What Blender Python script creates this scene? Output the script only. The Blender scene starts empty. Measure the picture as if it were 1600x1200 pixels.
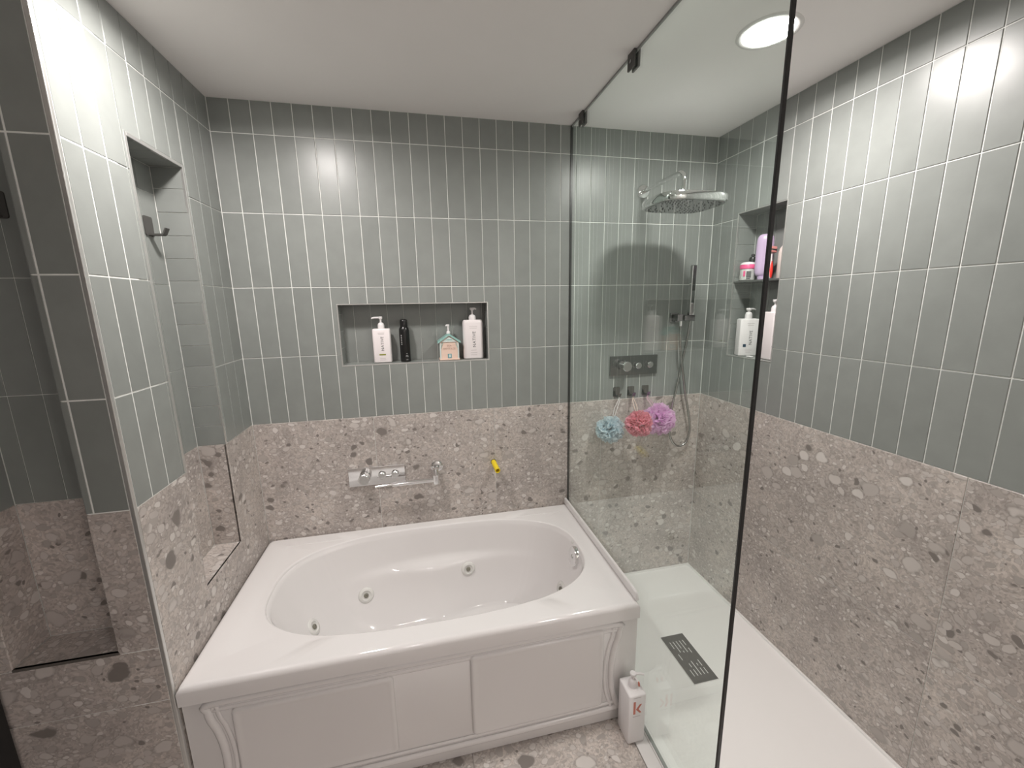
import bpy, bmesh, math, random
from mathutils import Vector, Matrix
random.seed(7)
PI = math.pi
C = bpy.context.scene.collection
S = bpy.context.scene

# ------------------------------------------------------------------ camera
cam = bpy.data.objects.new('camera', bpy.data.cameras.new('camera'))
C.objects.link(cam)
cam.data.sensor_width = 36.0
cam.data.lens = 14.40
cam.data.clip_start = 0.02
cam.matrix_world = Matrix(((0.975922, 0.057823, -0.210314, 0.7787),
                           (-0.217489, 0.184785, -0.958412, -2.0270),
                           (-0.016555, 0.981076, 0.192912, 1.6285),
                           (0, 0, 0, 1)))
S.camera = cam

# ------------------------------------------------------------------ world, exposure
world = bpy.data.worlds.new('world'); S.world = world
world.use_nodes = True
world.node_tree.nodes['Background'].inputs[0].default_value = (0.9, 0.92, 1.0, 1)
world.node_tree.nodes['Background'].inputs[1].default_value = 0.05
S.view_settings.view_transform = 'Standard'
S.view_settings.look = 'None'
S.view_settings.gamma = 1.0
S.view_settings.use_curve_mapping = False
S.view_settings.exposure = 0.2
LAMP_POWER = 13.2          # watts of a recessed lamp
LAMP_SPREAD = 168          # degrees, reflector of the recessed lamps
LAMP_COLOR = (1.0, 0.94, 0.912)
LAMP_R = 0.075

# ------------------------------------------------------------------ dimensions (metres)
W = 2.339          # back wall length
ZS = 1.10          # top of the stone
TH = 0.3068        # tile row height
TW = W / 30        # tile column width
ZC = 2.453         # ceiling
D = 0.812          # depth of the tub alcove
ROWS = [ZS + k * TH for k in range(5)] + [ZC]
REAR = -3.3
XL = -1.3
GAP = 0.0034

# ------------------------------------------------------------------ materials
def srgb(r, g, b):
    f = lambda c: (c / 255 / 12.92) if c / 255 <= 0.04045 else ((c / 255 + 0.055) / 1.055) ** 2.4
    return (f(r), f(g), f(b), 1)

def new_mat(name):
    m = bpy.data.materials.new(name); m.use_nodes = True
    nt = m.node_tree; b = nt.nodes['Principled BSDF']
    return m, nt, b

def plain(name, col, rough=0.5, metal=0.0, noise=0.04, scale=40, spec=0.5, coat=0.0, bump=0.0, trans=0.0, sss=0.0):
    m, nt, b = new_mat(name)
    tc = nt.nodes.new('ShaderNodeTexCoord')
    n = nt.nodes.new('ShaderNodeTexNoise'); n.inputs['Scale'].default_value = scale
    n.inputs['Detail'].default_value = 3
    nt.links.new(tc.outputs['Object'], n.inputs['Vector'])
    mx = nt.nodes.new('ShaderNodeMix'); mx.data_type = 'RGBA'
    c = col if len(col) == 4 else (*col, 1)
    mx.inputs['A'].default_value = tuple(v * (1 - noise) for v in c[:3]) + (1,)
    mx.inputs['B'].default_value = tuple(min(1, v * (1 + noise)) for v in c[:3]) + (1,)
    nt.links.new(n.outputs['Fac'], mx.inputs['Factor'])
    nt.links.new(mx.outputs['Result'], b.inputs['Base Color'])
    b.inputs['Roughness'].default_value = rough
    b.inputs['Metallic'].default_value = metal
    b.inputs['Specular IOR Level'].default_value = spec
    b.inputs['Coat Weight'].default_value = coat
    b.inputs['Transmission Weight'].default_value = trans
    if sss:
        b.inputs['Subsurface Weight'].default_value = sss
        b.inputs['Subsurface Radius'].default_value = (0.01, 0.008, 0.007)
    if bump:
        bp = nt.nodes.new('ShaderNodeBump'); bp.inputs['Strength'].default_value = bump
        bp.inputs['Distance'].default_value = 0.002
        nt.links.new(n.outputs['Fac'], bp.inputs['Height'])
        nt.links.new(bp.outputs['Normal'], b.inputs['Normal'])
    return m

def tile_material():
    m, nt, b = new_mat('green_tile')
    L = nt.links.new
    tc = nt.nodes.new('ShaderNodeTexCoord')
    oi = nt.nodes.new('ShaderNodeObjectInfo')
    n = nt.nodes.new('ShaderNodeTexNoise'); n.inputs['Scale'].default_value = 14; n.inputs['Detail'].default_value = 4
    add = nt.nodes.new('ShaderNodeVectorMath'); add.operation = 'ADD'
    mul = nt.nodes.new('ShaderNodeMath'); mul.operation = 'MULTIPLY'; mul.inputs[1].default_value = 37
    L(oi.outputs['Random'], mul.inputs[0]); L(tc.outputs['Object'], add.inputs[0]); L(mul.outputs[0], add.inputs[1])
    L(add.outputs[0], n.inputs['Vector'])
    r1 = nt.nodes.new('ShaderNodeMix'); r1.data_type = 'RGBA'
    r1.inputs['A'].default_value = (0.268, 0.285, 0.270, 1)
    r1.inputs['B'].default_value = (0.298, 0.316, 0.300, 1)
    L(oi.outputs['Random'], r1.inputs['Factor'])
    r2 = nt.nodes.new('ShaderNodeMix'); r2.data_type = 'RGBA'; r2.blend_type = 'MULTIPLY'
    r2.inputs['Factor'].default_value = 0.22
    L(r1.outputs['Result'], r2.inputs['A']); L(n.outputs['Fac'], r2.inputs['B'])
    L(r2.outputs['Result'], b.inputs['Base Color'])
    b.inputs['Roughness'].default_value = 0.32
    b.inputs['Specular IOR Level'].default_value = 0.5
    w = nt.nodes.new('ShaderNodeTexNoise'); w.inputs['Scale'].default_value = 5; w.inputs['Detail'].default_value = 1
    L(add.outputs[0], w.inputs['Vector'])
    bp = nt.nodes.new('ShaderNodeBump'); bp.inputs['Strength'].default_value = 0.25; bp.inputs['Distance'].default_value = 0.003
    L(w.outputs['Fac'], bp.inputs['Height']); L(bp.outputs['Normal'], b.inputs['Normal'])
    return m

def stone_material(name, bright=1.0, tint=(1, 1, 1)):
    m, nt, b = new_mat(name)
    L = nt.links.new
    N = nt.nodes.new
    tc = N('ShaderNodeTexCoord'); oi = N('ShaderNodeObjectInfo')
    mul = N('ShaderNodeMath'); mul.operation = 'MULTIPLY'; mul.inputs[1].default_value = 23.7
    L(oi.outputs['Random'], mul.inputs[0])
    add = N('ShaderNodeVectorMath'); add.operation = 'ADD'
    L(tc.outputs['Object'], add.inputs[0]); L(mul.outputs[0], add.inputs[1])
    # warp
    wn = N('ShaderNodeTexNoise'); wn.inputs['Scale'].default_value = 13; wn.inputs['Detail'].default_value = 3
    L(add.outputs[0], wn.inputs['Vector'])
    sub = N('ShaderNodeVectorMath'); sub.operation = 'SUBTRACT'; sub.inputs[1].default_value = (0.5, 0.5, 0.5)
    L(wn.outputs['Color'], sub.inputs[0])
    sc = N('ShaderNodeVectorMath'); sc.operation = 'SCALE'; sc.inputs['Scale'].default_value = 0.055
    L(sub.outputs[0], sc.inputs[0])
    wp = N('ShaderNodeVectorMath'); wp.operation = 'ADD'
    L(add.outputs[0], wp.inputs[0]); L(sc.outputs[0], wp.inputs[1])
    def rgb(c): return tuple(min(1, v * bright * t) for v, t in zip(c, tint)) + (1,)
    # matrix of fine chips
    fine = N('ShaderNodeTexVoronoi'); fine.inputs['Scale'].default_value = 150
    L(wp.outputs[0], fine.inputs['Vector'])
    fs = N('ShaderNodeSeparateColor'); L(fine.outputs['Color'], fs.inputs[0])
    fr = N('ShaderNodeValToRGB')
    e = fr.color_ramp.elements
    e[0].position = 0.0; e[0].color = rgb((0.40, 0.358, 0.332))
    e[1].position = 1.0; e[1].color = rgb((0.60, 0.545, 0.512))
    mid = fr.color_ramp.elements.new(0.5); mid.color = rgb((0.51, 0.460, 0.430))
    L(fs.outputs[0], fr.inputs['Fac'])
    big = N('ShaderNodeTexNoise'); big.inputs['Scale'].default_value = 5; big.inputs['Detail'].default_value = 5
    L(add.outputs[0], big.inputs['Vector'])
    br = N('ShaderNodeValToRGB')
    br.color_ramp.elements[0].position = 0.3; br.color_ramp.elements[0].color = (0.76, 0.75, 0.75, 1)
    br.color_ramp.elements[1].position = 0.7; br.color_ramp.elements[1].color = (1.12, 1.11, 1.09, 1)
    L(big.outputs['Fac'], br.inputs['Fac'])
    base = N('ShaderNodeMix'); base.data_type = 'RGBA'; base.blend_type = 'MULTIPLY'; base.inputs['Factor'].default_value = 1
    L(fr.outputs['Color'], base.inputs['A']); L(br.outputs['Color'], base.inputs['B'])
    cur = base.outputs['Result']
    # clasts of three sizes, each with a dark rim
    for scale, keep, rad, seed, dark in ((58, 0.70, 0.52, 0.0, 0.06), (28, 0.58, 0.52, 3.3, 0.07), (13.5, 0.24, 0.46, 8.1, 0.16)):
        off = N('ShaderNodeVectorMath'); off.operation = 'MULTIPLY_ADD'
        off.inputs[1].default_value = (1.0, 1.0, 1.25); off.inputs[2].default_value = (seed, seed * 2, -seed)
        L(wp.outputs[0], off.inputs[0])
        v = N('ShaderNodeTexVoronoi'); v.inputs['Scale'].default_value = scale
        v.inputs['Randomness'].default_value = 0.95
        L(off.outputs[0], v.inputs['Vector'])
        s = N('ShaderNodeSeparateColor'); L(v.outputs['Color'], s.inputs[0])
        k = N('ShaderNodeMath'); k.operation = 'LESS_THAN'; k.inputs[1].default_value = keep
        L(s.outputs[1], k.inputs[0])
        rr = N('ShaderNodeMapRange'); rr.inputs['To Min'].default_value = rad * 0.55; rr.inputs['To Max'].default_value = rad
        L(s.outputs[2], rr.inputs['Value'])
        d = N('ShaderNodeMath'); d.operation = 'SUBTRACT'; L(rr.outputs[0], d.inputs[0]); L(v.outputs['Distance'], d.inputs[1])
        # rim
        ab = N('ShaderNodeMath'); ab.operation = 'ABSOLUTE'; L(d.outputs[0], ab.inputs[0])
        rm = N('ShaderNodeMapRange'); rm.inputs['From Min'].default_value = 0.0; rm.inputs['From Max'].default_value = 0.085
        rm.inputs['To Min'].default_value = 0.40; rm.inputs['To Max'].default_value = 0.0
        L(ab.outputs[0], rm.inputs['Value'])
        rk = N('ShaderNodeMath'); rk.operation = 'MULTIPLY'; L(rm.outputs[0], rk.inputs[0]); L(k.outputs[0], rk.inputs[1])
        mr = N('ShaderNodeMapRange'); mr.inputs['From Min'].default_value = 0.0; mr.inputs['From Max'].default_value = 0.05
        L(d.outputs[0], mr.inputs['Value'])
        mm = N('ShaderNodeMath'); mm.operation = 'MULTIPLY'; L(mr.outputs[0], mm.inputs[0]); L(k.outputs[0], mm.inputs[1])
        cr = N('ShaderNodeValToRGB'); cr.color_ramp.interpolation = 'CONSTANT'
        el = cr.color_ramp.elements
        el[0].position = 0; el[0].color = rgb((0.245, 0.218, 0.20))
        el[1].position = dark; el[1].color = rgb((0.47, 0.424, 0.395))
        for p, c in ((0.28, (0.57, 0.52, 0.488)), (0.55, (0.65, 0.60, 0.565)), (0.85, (0.74, 0.692, 0.655))):
            q = el.new(p); q.color = rgb(c)
        L(s.outputs[0], cr.inputs['Fac'])
        mot = N('ShaderNodeMix'); mot.data_type = 'RGBA'; mot.blend_type = 'MULTIPLY'; mot.inputs['Factor'].default_value = 0.22
        L(cr.outputs['Color'], mot.inputs['A']); L(wn.outputs['Fac'], mot.inputs['B'])
        mx = N('ShaderNodeMix'); mx.data_type = 'RGBA'
        L(mm.outputs[0], mx.inputs['Factor']); L(cur, mx.inputs['A']); L(mot.outputs['Result'], mx.inputs['B'])
        rx = N('ShaderNodeMix'); rx.data_type = 'RGBA'
        L(rk.outputs[0], rx.inputs['Factor']); L(mx.outputs['Result'], rx.inputs['A']); rx.inputs['B'].default_value = rgb((0.24, 0.214, 0.196))
        cur = rx.outputs['Result']
    L(cur, b.inputs['Base Color'])
    b.inputs['Roughness'].default_value = 0.42
    b.inputs['Specular IOR Level'].default_value = 0.45
    return m

def glass_material():
    m = bpy.data.materials.new('clear_glass'); m.use_nodes = True
    nt = m.node_tree; nt.nodes.clear(); N = nt.nodes.new; L = nt.links.new
    out = N('ShaderNodeOutputMaterial')
    lw = N('ShaderNodeLayerWeight'); lw.inputs['Blend'].default_value = 0.5
    pw = N('ShaderNodeMath'); pw.operation = 'POWER'; pw.inputs[1].default_value = 5
    L(lw.outputs['Facing'], pw.inputs[0])
    ma = N('ShaderNodeMath'); ma.operation = 'MULTIPLY_ADD'; ma.inputs[1].default_value = 0.90; ma.inputs[2].default_value = 0.055
    L(pw.outputs[0], ma.inputs[0])
    tr = N('ShaderNodeBsdfTransparent'); tr.inputs[0].default_value = (0.960, 0.995, 0.980, 1)
    gl = N('ShaderNodeBsdfGlossy'); gl.inputs['Roughness'].default_value = 0.0
    gl.inputs['Color'].default_value = (0.96, 1, 0.98, 1)
    mx = N('ShaderNodeMixShader'); L(ma.outputs[0], mx.inputs[0]); L(tr.outputs[0], mx.inputs[1]); L(gl.outputs[0], mx.inputs[2])
    L(mx.outputs[0], out.inputs[0])
    return m

def emit(name, col, strength):
    m = bpy.data.materials.new(name); m.use_nodes = True
    nt = m.node_tree; nt.nodes.clear()
    o = nt.nodes.new('ShaderNodeOutputMaterial'); e = nt.nodes.new('ShaderNodeEmission')
    e.inputs[0].default_value = (*col, 1); e.inputs[1].default_value = strength
    nt.links.new(e.outputs[0], o.inputs[0])
    return m

def puff_material(name, col):
    m, nt, b = new_mat(name)
    b.inputs['Base Color'].default_value = col
    b.inputs['Roughness'].default_value = 0.55
    n = nt.nodes.new('ShaderNodeTexNoise'); n.inputs['Scale'].default_value = 260
    bp = nt.nodes.new('ShaderNodeBump'); bp.inputs['Strength'].default_value = 0.5; bp.inputs['Distance'].default_value = 0.001
    nt.links.new(n.outputs['Fac'], bp.inputs['Height']); nt.links.new(bp.outputs['Normal'], b.inputs['Normal'])
    t = nt.nodes.new('ShaderNodeBsdfTranslucent'); t.inputs[0].default_value = col
    mx = nt.nodes.new('ShaderNodeMixShader'); mx.inputs[0].default_value = 0.6
    out = nt.nodes['Material Output']
    nt.links.new(b.outputs[0], mx.inputs[1]); nt.links.new(t.outputs[0], mx.inputs[2]); nt.links.new(mx.outputs[0], out.inputs[0])
    return m

M = {}
M['tile'] = tile_material()
M['stone'] = stone_material('grey_stone')
M['floor_stone'] = stone_material('floor_stone', 1.0)
M['grout'] = plain('grout', (0.80, 0.81, 0.78), 0.85, noise=0.12, scale=60)
M['floor_grout'] = plain('floor_grout', (0.30, 0.28, 0.265), 0.85, noise=0.1, scale=60)
M['paint'] = plain('ceiling_paint', (0.93, 0.905, 0.89), 0.8, noise=0.015, scale=6)
M['wall_paint'] = plain('wall_paint', (0.82, 0.80, 0.78), 0.8, noise=0.02, scale=6)
M['alu'] = plain('satin_aluminium', (0.66, 0.66, 0.64), 0.32, metal=0.75, noise=0.05, scale=30)
M['acrylic'] = plain('white_acrylic', (0.80, 0.775, 0.768), 0.07, noise=0.01, scale=4, coat=0.4)
M['apron'] = plain('apron_acrylic', (0.79, 0.765, 0.755), 0.22, noise=0.01, scale=4, coat=0.2)
M['tray'] = plain('tray_white', (0.82, 0.80, 0.785), 0.35, noise=0.015, scale=5)
M['chrome'] = plain('chrome', (0.82, 0.82, 0.82), 0.06, metal=1.0, noise=0.01)
M['brushed'] = plain('brushed_chrome', (0.62, 0.62, 0.61), 0.28, metal=1.0, noise=0.06, scale=120)
M['gunmetal'] = plain('dark_chrome', (0.24, 0.24, 0.24), 0.16, metal=1.0, noise=0.04)
M['rubber'] = plain('rubber_nozzles', (0.10, 0.10, 0.10), 0.5)
M['black'] = plain('black_metal', (0.018, 0.018, 0.018), 0.4, noise=0.2)
M['seal'] = plain('black_seal', (0.006, 0.006, 0.006), 0.3, noise=0.2)
M['graphite'] = plain('graphite_metal', (0.085, 0.083, 0.078), 0.6, metal=0.2, noise=0.1)
M['doorblack'] = plain('black_door_paint', (0.010, 0.009, 0.009), 0.55, noise=0.2)
M['shelfdark'] = plain('dark_shelf', (0.10, 0.105, 0.10), 0.5)
M['glass'] = glass_material()
M['whitepl'] = plain('white_plastic', (0.83, 0.80, 0.80), 0.35, noise=0.01)
M['pinkwhite'] = plain('blush_white_plastic', (0.85, 0.79, 0.79), 0.35, noise=0.01)
M['jetwhite'] = plain('jet_plastic', (0.74, 0.73, 0.70), 0.25, noise=0.02)
M['jetcore'] = plain('jet_core', (0.22, 0.21, 0.17), 0.4)
M['ink'] = plain('grey_ink', (0.10, 0.10, 0.10), 0.6)
M['softink'] = plain('faint_ink', (0.50, 0.46, 0.46), 0.6)
M['olive'] = plain('olive_label', (0.27, 0.28, 0.05), 0.5)
M['navy'] = plain('navy_label', (0.02, 0.06, 0.10), 0.5)
M['blackpl'] = plain('black_plastic', (0.010, 0.010, 0.010), 0.28, noise=0.1)
M['silverink'] = plain('silver_ink', (0.55, 0.55, 0.55), 0.4)
M['peach'] = plain('peach_print', (0.80, 0.60, 0.50), 0.5, noise=0.03)
M['teal'] = plain('teal_print', (0.30, 0.52, 0.48), 0.45, noise=0.04)
M['palemint'] = plain('pale_mint', (0.66, 0.74, 0.71), 0.45)
M['doorteal'] = plain('teal_door_print', (0.16, 0.33, 0.36), 0.45, noise=0.3, scale=200)
M['brownink'] = plain('brown_ink', (0.42, 0.27, 0.22), 0.6)
M['yellow'] = plain('yellow_plastic', (0.90, 0.68, 0.02), 0.35, noise=0.02)
M['coral'] = plain('coral_ink', (0.62, 0.21, 0.155), 0.5)
M['lavender'] = plain('lavender_plastic', (0.62, 0.47, 0.68), 0.3, noise=0.01)
M['purpleink'] = plain('purple_ink', (0.50, 0.24, 0.50), 0.5)
M['hotpink'] = plain('hot_pink', (0.80, 0.10, 0.27), 0.4)
M['red'] = plain('red_plastic', (0.85, 0.06, 0.045), 0.35)
M['salmon'] = plain('salmon_plastic', (0.72, 0.30, 0.28), 0.35)
M['pink'] = plain('pink_plastic', (0.78, 0.33, 0.36), 0.35)
M['beige'] = plain('beige_plastic', (0.66, 0.58, 0.54), 0.4)
M['brown'] = plain('brown_cap', (0.12, 0.06, 0.05), 0.4)
M['jarclear'] = plain('jar_label', (0.55, 0.55, 0.53), 0.3, noise=0.35, scale=60)
M['loofblue'] = puff_material('blue_mesh', srgb(232, 245, 250))
M['loofrose'] = puff_material('rose_mesh', srgb(251, 182, 198))
M['loofpink'] = puff_material('pink_mesh', srgb(255, 224, 252))
M['cordwhite'] = plain('white_cord', (0.7, 0.68, 0.68), 0.7)
M['caulk'] = plain('grey_caulk', (0.30, 0.30, 0.29), 0.6)
M['hose'] = plain('steel_hose', (0.42, 0.42, 0.41), 0.22, metal=1.0, noise=0.25, scale=400)
M['darktrim'] = plain('dark_edge_trim', (0.16, 0.145, 0.13), 0.4, metal=0.3)
M['lampring'] = plain('lamp_ring', (0.75, 0.74, 0.72), 0.5)

# ------------------------------------------------------------------ helpers
def link(name, mesh, mat, parent=None, matrix=None, smooth=False):
    o = bpy.data.objects.new(name, mesh); C.objects.link(o)
    if mat is not None and not mesh.materials: mesh.materials.append(M[mat])
    if smooth:
        for p in mesh.polygons: p.use_smooth = True
    if parent: o.parent = parent
    if matrix is not None: o.matrix_local = matrix
    return o

def obj(name, bm, mat, parent=None, matrix=None, smooth=False, auto=None):
    me = bpy.data.meshes.new(name)
    bmesh.ops.recalc_face_normals(bm, faces=bm.faces[:])
    if auto is not None:
        for f in bm.faces: f.smooth = True
        for e in bm.edges:
            if len(e.link_faces) == 2 and e.calc_face_angle(0) > math.radians(auto): e.smooth = False
    bm.to_mesh(me); bm.free()
    return link(name, me, mat, parent, matrix, smooth)

def tag(o, label=None, cat=None, group=None, kind=None):
    if label: o['label'] = label
    if cat: o['category'] = cat
    if group: o['group'] = group
    if kind: o['kind'] = kind
    return o

def thing(name, label, cat, loc=(0, 0, 0), rz=0, group=None):
    o = bpy.data.objects.new(name, None); C.objects.link(o)
    o.empty_display_size = 0.05
    o.location = loc; o.rotation_euler = (0, 0, rz)
    return tag(o, label, cat, group)

def add_box(bm, x0, x1, y0, y1, z0, z1):
    if x1 < x0: x0, x1 = x1, x0
    if y1 < y0: y0, y1 = y1, y0
    vs = [bm.verts.new(p) for p in ((x0, y0, z0), (x1, y0, z0), (x1, y1, z0), (x0, y1, z0), (x0, y0, z1), (x1, y0, z1), (x1, y1, z1), (x0, y1, z1))]
    fs = [bm.faces.new([vs[i] for i in q]) for q in ((0, 3, 2, 1), (4, 5, 6, 7), (0, 1, 5, 4), (1, 2, 6, 5), (2, 3, 7, 6), (3, 0, 4, 7))]
    return vs, fs

def box_bm(x0, x1, y0, y1, z0, z1, bevel=0, seg=2):
    bm = bmesh.new(); add_box(bm, x0, x1, y0, y1, z0, z1)
    if bevel: bmesh.ops.bevel(bm, geom=bm.edges[:], offset=bevel, segments=seg, affect='EDGES', profile=0.5)
    return bm

def lathe(bm, prof, seg=24, cx=0, cy=0, sx=1, sy=1, axis='z'):
    rings = []
    for r, z in prof:
        ring = []
        for i in range(seg):
            a = 2 * PI * i / seg
            if axis == 'z': p = (cx + r * sx * math.cos(a), cy + r * sy * math.sin(a), z)
            elif axis == 'y': p = (cx + r * math.cos(a), z, cy + r * math.sin(a))
            else: p = (z, cx + r * math.cos(a), cy + r * math.sin(a))
            ring.append(bm.verts.new(p))
        rings.append(ring)
    for a, b in zip(rings[:-1], rings[1:]):
        for i in range(seg):
            bm.faces.new((a[i], a[(i + 1) % seg], b[(i + 1) % seg], b[i]))
    bm.faces.new(rings[0]); bm.faces.new(rings[-1])

def lathe_bm(prof, **k):
    bm = bmesh.new(); lathe(bm, prof, **k); return bm

def tube(bm, pts, r, seg=10, caps=True):
    pts = [Vector(p) for p in pts]
    rings = []; up = None
    for i, p in enumerate(pts):
        a = pts[max(0, i - 1)]; b = pts[min(len(pts) - 1, i + 1)]
        t = (b - a).normalized()
        if up is None:
            up = t.orthogonal().normalized()
        up = (up - t * up.dot(t)).normalized()
        s = t.cross(up)
        rr = r[i] if isinstance(r, (list, tuple)) else r
        rings.append([bm.verts.new(p + (up * math.cos(2 * PI * k / seg) + s * math.sin(2 * PI * k / seg)) * rr) for k in range(seg)])
    for a, b in zip(rings[:-1], rings[1:]):
        for i in range(seg): bm.faces.new((a[i], a[(i + 1) % seg], b[(i + 1) % seg], b[i]))
    if caps: bm.faces.new(rings[0]); bm.faces.new(rings[-1])

def tube_bm(pts, r, seg=10):
    bm = bmesh.new(); tube(bm, pts, r, seg); return bm

def spline(pts, n=8):
    P = [Vector(p) for p in pts]; out = []
    for i in range(len(P) - 1):
        p0 = P[max(0, i - 1)]; p1 = P[i]; p2 = P[i + 1]; p3 = P[min(len(P) - 1, i + 2)]
        for k in range(n):
            t = k / n
            out.append(0.5 * ((2 * p1) + (p2 - p0) * t + (2 * p0 - 5 * p1 + 4 * p2 - p3) * t * t + (3 * p1 - p0 - 3 * p2 + p3) * t ** 3))
    out.append(P[-1]); return out

def prism(bm, poly, y0, y1):
    """polygon in x,z extruded along y"""
    a = [bm.verts.new((x, y0, z)) for x, z in poly]; b = [bm.verts.new((x, y1, z)) for x, z in poly]
    n = len(poly)
    bm.faces.new(a); bm.faces.new(b[::-1])
    for i in range(n): bm.faces.new((a[i], b[i], b[(i + 1) % n], a[(i + 1) % n]))

def rrect(x0, x1, z0, z1, r, n=5):
    out = []
    for cx, cz, a0 in ((x1 - r, z1 - r, 0), (x0 + r, z1 - r, 90), (x0 + r, z0 + r, 180), (x1 - r, z0 + r, 270)):
        for k in range(n + 1):
            a = math.radians(a0 + 90 * k / n); out.append((cx + r * math.cos(a), cz + r * math.sin(a)))
    return out

def loft(bm, rings, cap0=True, cap1=True):
    R = [[bm.verts.new(p) for p in r] for r in rings]
    n = len(R[0])
    for a, b in zip(R[:-1], R[1:]):
        for i in range(n): bm.faces.new((a[i], a[(i + 1) % n], b[(i + 1) % n], b[i]))
    if cap0: bm.faces.new(R[0])
    if cap1: bm.faces.new(R[-1])
    return R

def text(body, size, mat, parent, matrix, name='lettering', depth=0.0003, align='CENTER', spacing=1.0):
    cu = bpy.data.curves.new('t', 'FONT'); cu.body = body; cu.size = size; cu.extrude = depth
    cu.align_x = align; cu.align_y = 'CENTER'; cu.space_character = spacing; cu.resolution_u = 2
    to = bpy.data.objects.new('t', cu); C.objects.link(to)
    dg = bpy.context.evaluated_depsgraph_get()
    me = bpy.data.meshes.new_from_object(to.evaluated_get(dg))
    bpy.data.objects.remove(to); bpy.data.curves.remove(cu)
    me.name = name; me.materials.clear()
    return link(name, me, mat, parent, matrix)

FRONT = Matrix(((1, 0, 0, 0), (0, 0, -1, 0), (0, 1, 0, 0), (0, 0, 0, 1)))     # text plane xy -> xz, facing -y
def on_front(x, y, z, upward=False):
    m = Matrix.Translation((x, y, z)) @ FRONT
    if upward: m = m @ Matrix.Rotation(PI / 2, 4, 'Z')
    return m

# ------------------------------------------------------------------ tiled walls
def frame(origin, u, n):
    u = Vector(u); n = Vector(n); v = u.cross(-n)
    m = Matrix.Identity(4)
    for i in range(3):
        m[i][0] = u[i]; m[i][1] = -n[i]; m[i][2] = v[i]; m[i][3] = origin[i]
    return m

MESHES = {}
def piece_mesh(kind, w, h, t, c, mat):
    key = (kind, round(w, 4), round(h, 4), t)
    if key in MESHES: return MESHES[key]
    me = bpy.data.meshes.new(kind)
    a, b = w / 2, h / 2
    V = [(-a, c, -b), (a, c, -b), (a, c, b), (-a, c, b),
         (-a + c, 0, -b + c), (a - c, 0, -b + c), (a - c, 0, b - c), (-a + c, 0, b - c),
         (-a, t, -b), (a, t, -b), (a, t, b), (-a, t, b)]
    F = [(4, 5, 6, 7), (0, 1, 5, 4), (1, 2, 6, 5), (2, 3, 7, 6), (3, 0, 4, 7),
         (8, 9, 1, 0), (9, 10, 2, 1), (10, 11, 3, 2), (11, 8, 0, 3), (11, 10, 9, 8)]
    me.from_pydata(V, [], F); me.update()
    me.materials.append(M[mat]); MESHES[key] = me
    return me

def lay(parent, fr, us, vs, kind='tile', mat='tile', holes=(), t=0.007, c=0.0012, gap=GAP, wobble=0.0022):
    """pieces on the grid us x vs of the plane fr, cut around the rectangles in holes"""
    g = gap / 2
    for u0, u1 in zip(us[:-1], us[1:]):
        for v0, v1 in zip(vs[:-1], vs[1:]):
            a0, a1, b0, b1 = u0 + g, u1 - g, v0 + g, v1 - g
            if a1 - a0 < 0.004 or b1 - b0 < 0.004: continue
            groups = [[(a0, a1, b0, b1)]]
            for h0, h1, k0, k1 in holes:
                if h0 >= a1 or h1 <= a0 or k0 >= b1 or k1 <= b0: continue
                m0, m1 = max(a0, h0), min(a1, h1)
                side = [r for r in ((a0, m0, b0, b1), (m1, a1, b0, b1)) if r[1] - r[0] > 0.003]
                tb = [r for r in ((m0, m1, b0, min(b1, k0)), (m0, m1, max(b0, k1), b1)) if r[3] - r[2] > 0.003]
                groups = [side + tb] if side else [[r] for r in tb]
                if len(side) == 2 and not tb: groups = [[r] for r in side]
            for gr in groups:
                if not gr: continue
                if len(gr) == 1:
                    r = gr[0]
                    me = piece_mesh(kind, r[1] - r[0], r[3] - r[2], t, c, mat)
                    w = wobble
                    mat4 = fr @ Matrix.Translation(((r[0] + r[1]) / 2, 0, (r[2] + r[3]) / 2)) @ Matrix.Rotation(random.uniform(-w, w), 4, 'Z') @ Matrix.Rotation(random.uniform(-w, w) * 0.4, 4, 'X')
                    link(kind, me, None, parent, mat4)
                else:
                    bm = bmesh.new()
                    cu, cv = gr[0][0], gr[0][2]
                    for r in gr: add_box(bm, r[0] - cu, r[1] - cu, 0, t, r[2] - cv, r[3] - cv)
                    bmesh.ops.remove_doubles(bm, verts=bm.verts[:], dist=1e-5)
                    me = bpy.data.meshes.new(kind); bm.to_mesh(me); bm.free()
                    link(kind, me, mat, parent, fr @ Matrix.Translation((cu, 0, cv)))

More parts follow.
